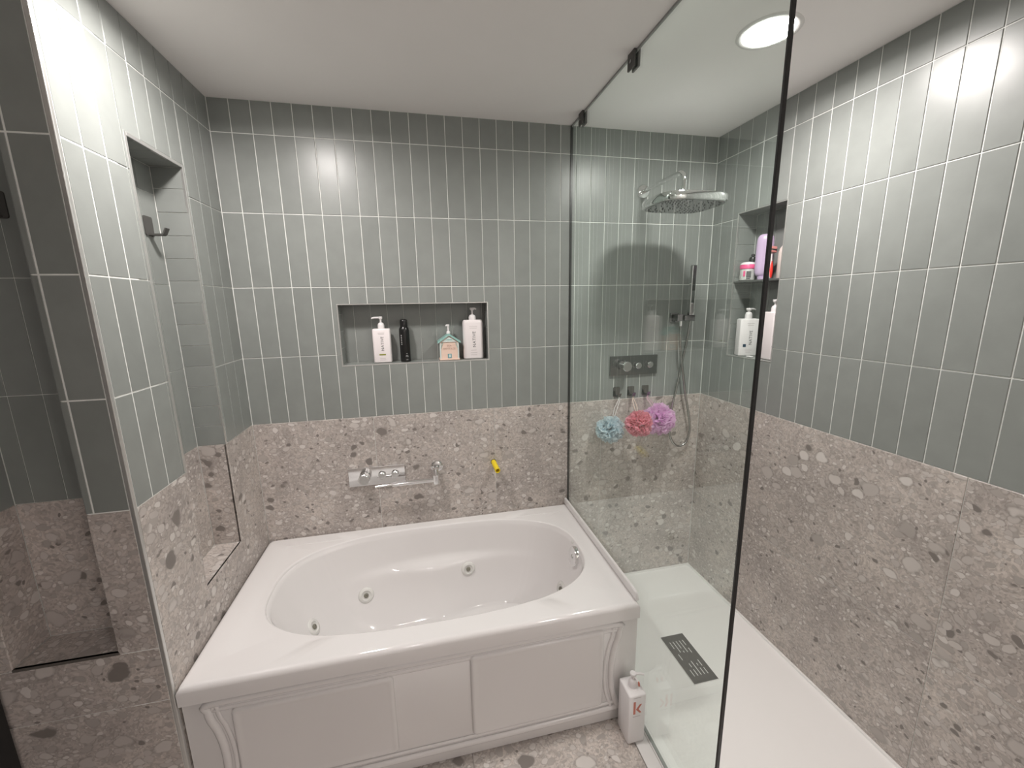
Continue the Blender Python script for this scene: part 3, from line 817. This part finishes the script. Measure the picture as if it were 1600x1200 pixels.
# ------------------------------------------------------------------ shower valve plate
def valve(name, label, x0, x1, z0, z1, mat, knobs, thick=0.012):
    t = thing(name, label, 'tap', ((x0 + x1) / 2, 0, (z0 + z1) / 2))
    I = Matrix.Translation((-(x0 + x1) / 2, 0, -(z0 + z1) / 2))
    obj('face_plate', box_bm(x0, x1, -thick, -0.001, z0, z1, 0.0012, 2), mat, t, I)
    for kx, kz, r, ln, km in knobs:
        k = obj('knob', lathe_bm([(r * 0.8, -thick - 0.0003), (r * 0.8, -thick - ln * 0.25), (r, -thick - ln * 0.3), (r, -thick - ln + 0.002), (r - 0.002, -thick - ln)], axis='y', cx=kx, cy=kz, seg=32), km, t, I, auto=40)
        obj('knob_face', lathe_bm([(r - 0.003, -thick - ln - 0.0002), (r - 0.004, -thick - ln - 0.0012)], axis='y', cx=kx, cy=kz, seg=28), 'brushed', k)
    return t
valve('shower_valve', 'dark chrome shower valve plate with one large and two small knobs', 1.765, 2.044, 1.235, 1.340, 'gunmetal',
      [(1.835, 1.291, 0.027, 0.060, 'chrome'), (1.925, 1.286, 0.018, 0.018, 'chrome'), (1.994, 1.288, 0.018, 0.018, 'chrome')])
valve('bath_valve', 'mirror chrome bath valve plate with three knobs on the stone wall above the tub', 0.392, 0.661, 0.752, 0.846, 'chrome',
      [(0.470, 0.800, 0.027, 0.045, 'chrome'), (0.550, 0.800, 0.018, 0.016, 'chrome'), (0.613, 0.800, 0.018, 0.016, 'chrome')])

# swivel bath spout
sp = thing('bath_spout', 'chrome swivel bath spout folded along the stone wall', 'tap', (0.82, 0, 0.815))
PI_ = Matrix.Translation((-0.82, 0, -0.815))
obj('wall_flange', lathe_bm([(0.030, -0.001), (0.030, -0.007), (0.024, -0.012)], axis='y', cx=0.820, cy=0.815, seg=28), 'chrome', sp, PI_, auto=40)
obj('neck', tube_bm([(0.820, -0.010, 0.815), (0.814, -0.062, 0.815)], 0.013, 16), 'chrome', sp, PI_, auto=50)
obj('pivot', lathe_bm([(0.014, 0.748), (0.0155, 0.750), (0.0155, 0.822), (0.013, 0.826)], cx=0.810, cy=-0.064, seg=24), 'chrome', sp, PI_, auto=40)
obj('spout_tube', tube_bm([(0.800, -0.064, 0.768), (0.700, -0.066, 0.768), (0.600, -0.068, 0.768)], [0.0115, 0.0115, 0.0115], 16), 'chrome', sp, PI_, auto=50)
obj('nozzle', tube_bm([(0.604, -0.068, 0.768), (0.520, -0.070, 0.7655)], 0.0055, 12), 'chrome', sp, PI_, auto=50)

# yellow pipe stub
yp = thing('pipe_stub', 'yellow plastic pipe stub sticking out of the stone wall', 'pipe', (1.116, 0, 0.806))
YI = Matrix.Translation((-1.116, 0, -0.806))
bm = bmesh.new()
d_ = Vector((0.05, -1.0, -0.12)).normalized(); base = Vector((1.116, -0.001, 0.806)); u_ = d_.orthogonal().normalized(); w_ = d_.cross(u_)
Rg = []
for r, l in ((0.0135, 0.0), (0.0135, 0.095), (0.0100, 0.095), (0.0094, 0.020)):
    Rg.append([tuple(base + d_ * l + (u_ * math.cos(2 * PI * i / 24) + w_ * math.sin(2 * PI * i / 24)) * r) for i in range(24)])
loft(bm, Rg, False, True); obj('pipe', bm, 'yellow', yp, YI, auto=50)
obj('pipe_collar', lathe_bm([(0.0155, -0.0004), (0.0155, -0.0014), (0.0130, -0.0015)], axis='y', cx=1.116, cy=0.806, seg=20), 'black', yp, YI)

# ------------------------------------------------------------------ hand shower
hs = thing('hand_shower', 'slim chrome hand shower in its wall bracket with looping hose', 'hand shower', (2.15, 0, 1.537))
HI = Matrix.Translation((-2.15, 0, -1.537))
obj('wall_bracket', box_bm(2.112, 2.160, -0.012, -0.001, 1.512, 1.562, 0.002, 2), 'gunmetal', hs, HI)
obj('bracket_arm', box_bm(2.120, 2.158, -0.062, -0.0118, 1.520, 1.556, 0.002, 2), 'gunmetal', hs, HI)
obj('holder', box_bm(2.156, 2.218, -0.074, -0.044, 1.522, 1.552, 0.003, 2), 'gunmetal', hs, HI)
hd = obj('handset', box_bm(-0.0125, 0.0125, -0.011, 0.011, -0.13, 0.13, 0.003, 2), 'chrome', hs, HI @ Matrix.Translation((2.193, -0.066, 1.680)) @ Matrix.Rotation(math.radians(4), 4, 'X') @ Matrix.Rotation(math.radians(-2.5), 4, 'Y'))
obj('spray_plate', box_bm(-0.0095, 0.0095, -0.0122, -0.0109, 0.0, 0.125, 0.0004, 1), 'gunmetal', hd)
obj('hose_outlet', lathe_bm([(0.010, 1.494), (0.010, 1.520)], cx=2.150, cy=-0.045, seg=18), 'chrome', hs, HI)
hp = [(2.150, -0.045, 1.505), (2.160, -0.045, 1.37), (2.180, -0.045, 1.263), (2.211, -0.042, 1.115), (2.242, -0.038, 0.999), (2.260, -0.034, 0.901), (2.243, -0.032, 0.825), (2.201, -0.030, 0.803), (2.158, -0.030, 0.830), (2.132, -0.028, 0.904), (2.141, -0.026, 1.024), (2.165, -0.024, 1.153), (2.189, -0.024, 1.289), (2.196, -0.045, 1.415), (2.198, -0.063, 1.548)]
obj('hose', tube_bm(spline(hp, 8), 0.0066, 10), 'hose', hs, HI, auto=60)

# ------------------------------------------------------------------ hooks
def wall_hook(label, mat4, w=0.040, h=0.055, mat='gunmetal', group=None, big=False):
    t = thing('wall_hook', label, 'hook', group=group); t.matrix_world = mat4
    bm = bmesh.new(); prism(bm, rrect(-w / 2, w / 2, -h / 2, h / 2, 0.006), -0.004, -0.0006)
    obj('back_plate', bm, mat, t, auto=40)
    bm = bmesh.new()
    L = 0.030 if not big else 0.042
    prof = [(-0.0038, -h / 2 + 0.002), (-L, -h / 2 + 0.002), (-L - 0.006, -h / 2 + 0.006), (-L - 0.016, -h / 2 + 0.026), (-L - 0.012, -h / 2 + 0.027), (-L - 0.002, -h / 2 + 0.008), (-0.0038, -h / 2 + 0.007)]
    hw = 0.009 if not big else 0.011
    a = [bm.verts.new((-hw, y, z)) for y, z in prof]; b = [bm.verts.new((hw, y, z)) for y, z in prof]
    bm.faces.new(a); bm.faces.new(b[::-1])
    for i in range(len(prof)): bm.faces.new((a[i], b[i], b[(i + 1) % len(prof)], a[(i + 1) % len(prof)]))
    obj('hook_arm', bm, mat, t)
    return t
names = ('blue', 'rose red', 'pink')
HX = (1.810, 1.895, 1.983)
for x, nme in zip(HX, names):
    wall_hook('small dark adhesive wall hook holding the %s bath puff' % nme, Matrix.Translation((x, 0, 1.142)), group='adhesive hooks under the shower valve')
wall_hook('dark metal robe hook inside the tall niche beside the tub', frame((-0.100, -0.335, 1.905), (0, 1, 0), (1, 0, 0)), 0.046, 0.064, 'graphite', 'robe hooks in the tall niches', True)
wall_hook('dark metal robe hook inside the tall niche in the pier face', frame((-0.232, -D + 0.120, 1.890), (1, 0, 0), (0, -1, 0)), 0.046, 0.064, 'graphite', 'robe hooks in the tall niches', True)

# ------------------------------------------------------------------ bath puffs
def puff(label, c, R, mat, hook, cord, seed):
    rnd = random.Random(seed)
    t = thing('bath_puff', label, 'bath puff', c)
    bm = bmesh.new()
    n = 190
    spin = Matrix.Rotation(rnd.uniform(0.6, 2.4), 3, 'X') @ Matrix.Rotation(rnd.uniform(0, 6), 3, 'Y')
    for i in range(n):
        z = 1 - 2 * (i + 0.5) / n; th = i * 2.39996 + rnd.uniform(-0.5, 0.5)
        d = spin @ Vector((math.sqrt(1 - z * z) * math.cos(th), math.sqrt(1 - z * z) * math.sin(th), z))
        d = (d + Vector((rnd.uniform(-.25, .25), rnd.uniform(-.25, .25), rnd.uniform(-.25, .25)))).normalized()
        u = d.orthogonal().normalized(); u = Matrix.Rotation(rnd.uniform(0, 2 * PI), 3, d) @ u; v = d.cross(u)
        Wd = R * rnd.uniform(0.30, 0.60); ph = rnd.uniform(0, 6); fq = rnd.uniform(3, 6); am = R * rnd.uniform(0.10, 0.20)
        top = R * rnd.choice((0.78, 0.88, 0.95, 1.0, 1.06))
        lean = v * rnd.uniform(-0.25, 0.25) * R
        rows = []
        for a in range(4):
            f = a / 3
            row = []
            for b in range(9):
                s = (b - 4) / 4
                ang = s * Wd / R * (0.5 + 0.5 * f)
                rr = R * 0.3 * (1 - f) + top * f
                p = d * rr * math.cos(ang * 0.9) + u * rr * math.sin(ang) + v * am * f * math.sin(ph + fq * s + a * 0.7) + d * am * 0.6 * math.sin(ph * 2 + fq * 1.7 * s) * f + lean * f * f
                p.z *= 0.95; p.y *= 0.88
                row.append(bm.verts.new(p))
            rows.append(row)
        for a in range(3):
            for b in range(8): bm.faces.new((rows[a][b], rows[a][b + 1], rows[a + 1][b + 1], rows[a + 1][b]))
    me = bpy.data.meshes.new('ruffles'); bm.to_mesh(me); bm.free()
    link('ruffles', me, mat, t, smooth=True)
    h = Vector(hook) - Vector(c)
    for s in (-1, 1):
        obj('hanging_cord', tube_bm(spline([h + Vector((0, 0, 0)), h + Vector((s * 0.004, 0, -0.02)), h * 0.6 + Vector((s * 0.008, 0, 0)), h * 0.22]), 0.0019, 6), cord, t, smooth=True)
M['cordpink'] = plain('pink_cord', (0.70, 0.45, 0.55), 0.7); M['cordpeach'] = plain('peach_cord', (0.75, 0.58, 0.50), 0.7)
puff('pale blue mesh bath puff hanging from a hook', (1.742, -0.078, 0.957), 0.071, 'loofblue', (1.810, -0.034, 1.1225), 'cordwhite', 1)
puff('rose red mesh bath puff hanging between the blue and the pink one', (1.856, -0.172, 1.006), 0.067, 'loofrose', (1.895, -0.034, 1.1225), 'cordpeach', 2)
puff('bright pink mesh bath puff hanging next to the shower hose', (2.026, -0.084, 0.992), 0.085, 'loofpink', (1.983, -0.034, 1.1225), 'cordpink', 3)

# ------------------------------------------------------------------ bottles
def pump(t, x, y, z, collar_r, col_h, stem_h, head_l, ang, mat, r_head=0.009):
    """collar, stem and spout; z is the shoulder of the bottle, ang the spout heading"""
    obj('collar', lathe_bm([(collar_r, z), (collar_r, z + col_h * 0.55), (collar_r * 0.8, z + col_h * 0.85), (collar_r * 0.35, z + col_h)], cx=x, cy=y, seg=20), mat, t, auto=40)
    obj('stem', lathe_bm([(0.0045, z + col_h - 0.0004), (0.0045, z + col_h + stem_h)], cx=x, cy=y, seg=12), mat, t, auto=40)
    zt = z + col_h + stem_h
    bm = bmesh.new()
    lathe(bm, [(r_head * 0.75, zt - 0.001), (r_head, zt + 0.004), (r_head, zt + 0.010), (r_head * 0.9, zt + 0.012)], cx=x, cy=y, seg=16)
    c, s = math.cos(ang), math.sin(ang)
    tube(bm, [(x, y, zt + 0.0075), (x + c * head_l * 0.7, y + s * head_l * 0.7, zt + 0.0075), (x + c * head_l, y + s * head_l, zt + 0.0035)], [0.0052, 0.0045, 0.0036], 8)
    obj('pump_head', bm, mat, t, auto=50)

def square_bottle(label, w, d, h, loc, rz, mat, r=0.008, name='pump_bottle', group=None, top=0.006):
    t = thing(name, label, 'bottle', loc, rz, group)
    bm = bmesh.new(); rg = []
    for k, z in ((0.004, 0.0), (0.001, 0.002), (0, 0.006), (0, h - top), (0.0015, h - top * 0.4), (0.006, h)):
        rg.append([(x, y, z) for x, y in rrect(-w / 2 + k, w / 2 - k, -d / 2 + k, d / 2 - k, r)])
    loft(bm, rg); obj('body', bm, mat, t, auto=45)
    return t

# three white pump bottles with vertical lettering
def lettering(t, w, d, h, size, zc, mat='ink', dx=0.004):
    text('NATIVE', size, mat, t, on_front(dx, -d / 2 - 0.0003, zc, True), spacing=1.12)
def print_line(t, x0, x1, z, d, mat='softink', th=0.0016):
    obj('print_line', box_bm(x0, x1, -d / 2 - 0.0005, -d / 2 + 0.0002, z - th / 2, z + th / 2), mat, t)
d_ = 0.050
b1 = square_bottle('white pump bottle with olive label strip in the long tub niche', 0.083, d_, 0.163, (0.594, 0.052, 1.3572), math.radians(-2), 'pinkwhite', 0.010)
lettering(b1, 0.083, d_, 0.163, 0.0185, 0.092)
obj('label_strip', box_bm(-0.014, 0.016, -d_ / 2 - 0.0006, -d_ / 2 + 0.0002, 0.036, 0.043), 'olive', b1)
print_line(b1, -0.015, 0.015, 0.143, d_); print_line(b1, -0.013, 0.013, 0.137, d_); print_line(b1, -0.012, 0.014, 0.022, d_); print_line(b1, -0.013, 0.015, 0.014, d_)
pump(b1, 0, 0, 0.1632, 0.0155, 0.029, 0.016, 0.042, PI * 1.02, 'whitepl')
d_ = 0.055
b4 = square_bottle('largest white pump bottle in the tub niche, beside the house-shaped dispenser', 0.100, d_, 0.194, (1.0355, 0.052, 1.3572), 0, 'pinkwhite', 0.018, top=0.016)
lettering(b4, 0.1, d_, 0.194, 0.0215, 0.098)
print_line(b4, -0.020, 0.020, 0.163, d_); print_line(b4, -0.018, 0.018, 0.154, d_); print_line(b4, -0.014, 0.014, 0.044, d_); print_line(b4, -0.016, 0.016, 0.032, d_); print_line(b4, -0.015, 0.015, 0.020, d_, 'ink', 0.001)
pump(b4, 0, 0, 0.1942, 0.0175, 0.026, 0.022, 0.022, math.radians(-25), 'whitepl', 0.012)

# black aerosol can
can = thing('aerosol_can', 'slim matte black spray can in the long tub niche', 'spray can', (0.700, 0.050, 1.3572))
obj('body', lathe_bm([(0.0235, 0), (0.0245, 0.002), (0.0245, 0.150), (0.0235, 0.158), (0.019, 0.167), (0.0170, 0.170)], seg=32), 'blackpl', can, auto=50)
obj('cap', lathe_bm([(0.0178, 0.1702), (0.0178, 0.196), (0.0165, 0.202), (0.012, 0.2045)], seg=28), 'blackpl', can, auto=50)
for i in range(6):
    a = math.radians(236); z = 0.086 + i * 0.0085
    p = Vector((0.0246 * math.cos(a), 0.0246 * math.sin(a), z))
    obj('letter_mark', box_bm(-0.0022, 0.0022, -0.0003, 0.0003, -0.0022, 0.0022), 'silverink', can, Matrix.Translation(p) @ Matrix.Rotation(a + PI / 2, 4, 'Z'))
for z, w in ((0.040, 0.006), (0.031, 0.011), (0.026, 0.014), (0.010, 0.010)):
    a = math.radians(288)
    p = Vector((0.0246 * math.cos(a), 0.0246 * math.sin(a), z))
    obj('print_line', box_bm(-w / 2, w / 2, -0.0004, 0.0012, -0.0007, 0.0007), 'silverink', can, Matrix.Translation(p) @ Matrix.Rotation(a + PI / 2, 4, 'Z'))

# house-shaped dispenser
hs_ = thing('soap_dispenser', 'house-shaped soap dispenser with teal gable roof and pump', 'soap dispenser', (0.913, 0.050, 1.3572))
obj('house_base', box_bm(-0.050, 0.050, -0.036, 0.034, 0.0, 0.007, 0.0015, 1), 'peach', hs_)
bm = bmesh.new(); prism(bm, [(-0.045, 0.0072), (0.045, 0.0072), (0.045, 0.088), (0, 0.121), (-0.045, 0.088)], -0.030, 0.030)
obj('house_body', bm, 'peach', hs_)
bm = bmesh.new()
for s in (-1, 1):
    prism(bm, [(0, 0.1215), (0, 0.131), (s * 0.056, 0.093), (s * 0.056, 0.083)], -0.038, 0.036)
obj('roof', bm, 'teal', hs_)
bm = bmesh.new(); prism(bm, [(-0.036, 0.090), (0.036, 0.090), (0.0, 0.116)], -0.0335, -0.0302); obj('gable', bm, 'palemint', hs_)
bm = bmesh.new(); prism(bm, [(-0.017, 0.099), (0.017, 0.099), (0.009, 0.104), (-0.009, 0.104)], -0.0345, -0.0337); obj('gable_band', bm, 'teal', hs_)
for s in (-1, 1):
    obj('corner_post', box_bm(s * 0.047, s * 0.041, -0.0330, -0.0302, 0.0072, 0.0860), 'palemint', hs_)
    bm = bmesh.new(); prism(bm, [(s * 0.0305, 0.0855), (s * 0.034, 0.0855), (s * 0.0408, 0.064), (s * 0.0408, 0.058)], -0.0330, -0.0302); obj('brace', bm, 'teal', hs_)
dr = obj('door_print', box_bm(-0.009, 0.010, -0.0312, -0.0302, 0.0095, 0.031), 'doorteal', hs_)
obj('door_pane', box_bm(-0.003, 0.005, -0.0317, -0.0313, 0.014, 0.028), 'palemint', dr)
text('SEA', 0.0125, 'brownink', hs_, on_front(0.0, -0.0305, 0.0715), spacing=1.1)
text('COTTAGE', 0.0125, 'brownink', hs_, on_front(0.0, -0.0305, 0.0560), spacing=1.05)
pump(hs_, 0, 0, 0.1285, 0.0095, 0.014, 0.020, 0.012, math.radians(200), 'whitepl', 0.0065)

# tall bottle with coral letter on the floor
kb = square_bottle('tall square off-white pump bottle with coral letter on the floor by the tub', 0.068, 0.084, 0.212, (1.4775, -0.862, 0.0040), 0, 'whitepl', 0.006, top=0.005)
bm = bmesh.new()
yk0, yk1 = -0.0427, -0.0418
prism(bm, [(-0.017, 0.132), (-0.0085, 0.132), (-0.0085, 0.186), (-0.017, 0.186)], yk0, yk1)
obj('coral_letter', bm, 'coral', kb)
bm = bmesh.new(); prism(bm, [(-0.0065, 0.152), (0.004, 0.152), (0.016, 0.172), (0.008, 0.172)], yk0, yk1); obj('coral_letter', bm, 'coral', kb)
bm = bmesh.new(); prism(bm, [(-0.0065, 0.1515), (0.004, 0.1515), (0.016, 0.135), (0.008, 0.135)], yk0, yk1); obj('coral_letter', bm, 'coral', kb)
print_line(kb, -0.018, 0.012, 0.121, 0.084); print_line(kb, -0.018, 0.012, 0.202, 0.084)
obj('pump_tag', box_bm(0.013, 0.017, -0.022, -0.014, 0.226, 0.240), 'coral', kb)
pump(kb, 0, 0, 0.2122, 0.0155, 0.030, 0.014, 0.040, math.radians(-12), 'whitepl', 0.012)

# shower niche, lower ledge
d_ = 0.058
rb = square_bottle('white pump bottle with navy square on the lower ledge of the shower niche', 0.088, d_, 0.186, (2.394, -0.247, 1.3482), math.radians(-20), 'whitepl', 0.008)
lettering(rb, 0.088, d_, 0.186, 0.0195, 0.092, dx=0.008)
obj('label_square', box_bm(-0.026, -0.012, -d_ / 2 - 0.0006, -d_ / 2 + 0.0002, 0.045, 0.060), 'navy', rb)
print_line(rb, -0.013, 0.020, 0.162, d_); print_line(rb, -0.010, 0.016, 0.153, d_); print_line(rb, -0.016, 0.018, 0.030, d_); print_line(rb, -0.012, 0.012, 0.020, d_)
pump(rb, 0, 0, 0.1862, 0.0165, 0.034, 0.006, 0.034, math.radians(10), 'whitepl', 0.013)
rb2 = square_bottle('blush white pump bottle at the room end of the shower niche ledge', 0.060, 0.080, 0.222, (2.394, -0.402, 1.3482), math.radians(-8), 'pinkwhite', 0.007)
for z in (0.065, 0.112, 0.205): obj('label_seam', box_bm(-0.0285, 0.0285, -0.0406, -0.0395, z - 0.0007, z + 0.0007), 'softink', rb2)
pump(rb2, 0, 0, 0.2222, 0.0155, 0.030, 0.014, 0.034, math.radians(250), 'whitepl', 0.012)
tag(obj('soap_bar', box_bm(2.352, 2.370, -0.330, -0.300, 1.3486, 1.3545, 0.0025, 2), 'whitepl'), 'thin white sliver of soap lying between the bottles on the niche ledge', 'soap')

# shower niche, upper shelf
SZ = 1.7200
jar = thing('cosmetic_jar', 'round jar with white and hot pink lid on the niche shelf', 'jar', (2.374, -0.236, SZ))
obj('jar_body', lathe_bm([(0.030, 0), (0.034, 0.003), (0.034, 0.052), (0.032, 0.056)], seg=32), 'jarclear', jar, auto=50)
obj('lid', lathe_bm([(0.0355, 0.0562), (0.0355, 0.074), (0.034, 0.076)], seg=32), 'hotpink', jar, auto=50)
obj('lid_top', lathe_bm([(0.0345, 0.0762), (0.0335, 0.081), (0.026, 0.087), (0.010, 0.090)], seg=32), 'whitepl', jar, auto=60)
for k, (z0, z1, w, m) in enumerate(((0.014, 0.044, 0.020, 'ink'), (0.006, 0.012, 0.016, 'ink'), (0.020, 0.046, 0.009, 'hotpink'))):
    a = math.radians((238, 236, 205)[k])
    obj('jar_print', box_bm(-w / 2, w / 2, -0.0006, 0.0016, z0, z1), m, jar, Matrix.Translation((0.0343 * math.cos(a), 0.0343 * math.sin(a), 0)) @ Matrix.Rotation(a + PI / 2, 4, 'Z'))
bp_ = thing('black_pot', 'round black lidded pot with knob behind the hot pink jar', 'jar', (2.4255, -0.2055, SZ))
obj('pot_body', lathe_bm([(0.014, 0), (0.0155, 0.004), (0.0155, 0.092)], seg=24), 'blackpl', bp_, auto=50)
obj('pot_lid', lathe_bm([(0.0165, 0.0922), (0.0165, 0.108), (0.013, 0.116), (0.006, 0.118)], seg=24), 'blackpl', bp_, auto=50)
obj('lid_knob', lathe_bm([(0.006, 0.1182), (0.009, 0.124), (0.007, 0.130), (0.002, 0.132)], seg=16), 'blackpl', bp_, auto=60)
pb = thing('shampoo_bottle', 'lavender rounded bottle on the niche shelf', 'bottle', (2.394, -0.309, SZ))
bm = bmesh.new(); rg = []
for k, z in ((0.62, 0.016), (0.84, 0.022), (0.96, 0.034), (1.0, 0.055), (1.0, 0.165), (0.97, 0.182), (0.88, 0.196), (0.70, 0.205), (0.42, 0.209)):
    rg.append([(0.036 * k * math.cos(a), 0.024 * k * math.sin(a), z) for a in [2 * PI * i / 28 for i in range(28)]])
loft(bm, rg); obj('body', bm, 'lavender', pb, Matrix.Rotation(math.radians(-40), 4, 'Z'), auto=60)
obj('cap', lathe_bm([(0.021, 0.0), (0.022, 0.002), (0.022, 0.0158)], seg=24), 'lavender', pb, auto=50)
for z0, z1, w in ((0.070, 0.135, 0.012), (0.055, 0.066, 0.010), (0.155, 0.166, 0.008)):
    obj('label_print', box_bm(-w / 2, w / 2, -0.0004, 0.0012, z0, z1), 'purpleink', pb, Matrix.Rotation(math.radians(-40), 4, 'Z') @ Matrix.Translation((0.0140, -0.0226, 0)) @ Matrix.Rotation(math.radians(20), 4, 'Z'))
# razor leaning in the niche
rz_ = thing('razor', 'red and white safety razor standing head up on the niche shelf', 'razor', (2.362, -0.383, SZ))
RT = Matrix.Rotation(math.radians(-5), 4, 'X') @ Matrix.Rotation(math.radians(4), 4, 'Y')
bm = bmesh.new(); rg = []
for z, a, b in ((0.0006, 0.006, 0.004), (0.004, 0.0125, 0.007), (0.03, 0.0135, 0.008), (0.07, 0.0115, 0.007), (0.092, 0.007, 0.0055), (0.108, 0.006, 0.005), (0.122, 0.008, 0.005)):
    rg.append([(a * math.cos(2 * PI * i / 18), b * math.sin(2 * PI * i / 18), z) for i in range(18)])
loft(bm, rg); obj('handle', bm, 'pinkwhite', rz_, RT, auto=60)
bm = bmesh.new(); rg = []
for z, k in ((0.003, 0.3), (0.012, 0.8), (0.035, 1.0), (0.062, 0.8), (0.080, 0.25)):
    rg.append([(0.0095 * k * math.cos(2 * PI * i / 16) + 0.002, -0.0055 + 0.005 * k * math.sin(2 * PI * i / 16), z) for i in range(16)])
loft(bm, rg); obj('grip', bm, 'red', rz_, RT, auto=60)
obj('razor_head', box_bm(-0.021, 0.021, -0.012, 0.006, 0.118, 0.146, 0.004, 2), 'salmon', rz_, RT)
obj('blade', box_bm(-0.018, 0.018, -0.0130, -0.0118, 0.127, 0.134), 'brushed', rz_, RT)
# pink tube at the end of the shelf
tb = thing('lotion_bottle', 'pink and beige bottle with brown cap at the room end of the niche shelf', 'bottle', (2.392, -0.428, SZ))
bm = bmesh.new(); rg = []
for z, k in ((0.0, 0.94), (0.003, 1.0), (0.110, 1.0), (0.128, 0.86), (0.142, 0.55), (0.146, 0.48)):
    rg.append([(0.027 * k * math.cos(2 * PI * i / 28), 0.027 * k * math.sin(2 * PI * i / 28), z) for i in range(28)])
loft(bm, rg); obj('body', bm, 'beige', tb, auto=60)
bm = bmesh.new(); rg = []
for z in (0.012, 0.112): rg.append([(0.0276 * math.cos(a), 0.0276 * math.sin(a), z) for a in [math.radians(225 + 115 * i / 14) for i in range(15)]] + [(0.0268 * math.cos(a), 0.0268 * math.sin(a), z) for a in [math.radians(340 - 115 * i / 14) for i in range(15)]])
loft(bm, rg); obj('label', bm, 'pink', tb, auto=60)
obj('cap', lathe_bm([(0.0135, 0.1462), (0.0135, 0.166), (0.011, 0.169)], seg=20), 'brown', tb, auto=50)
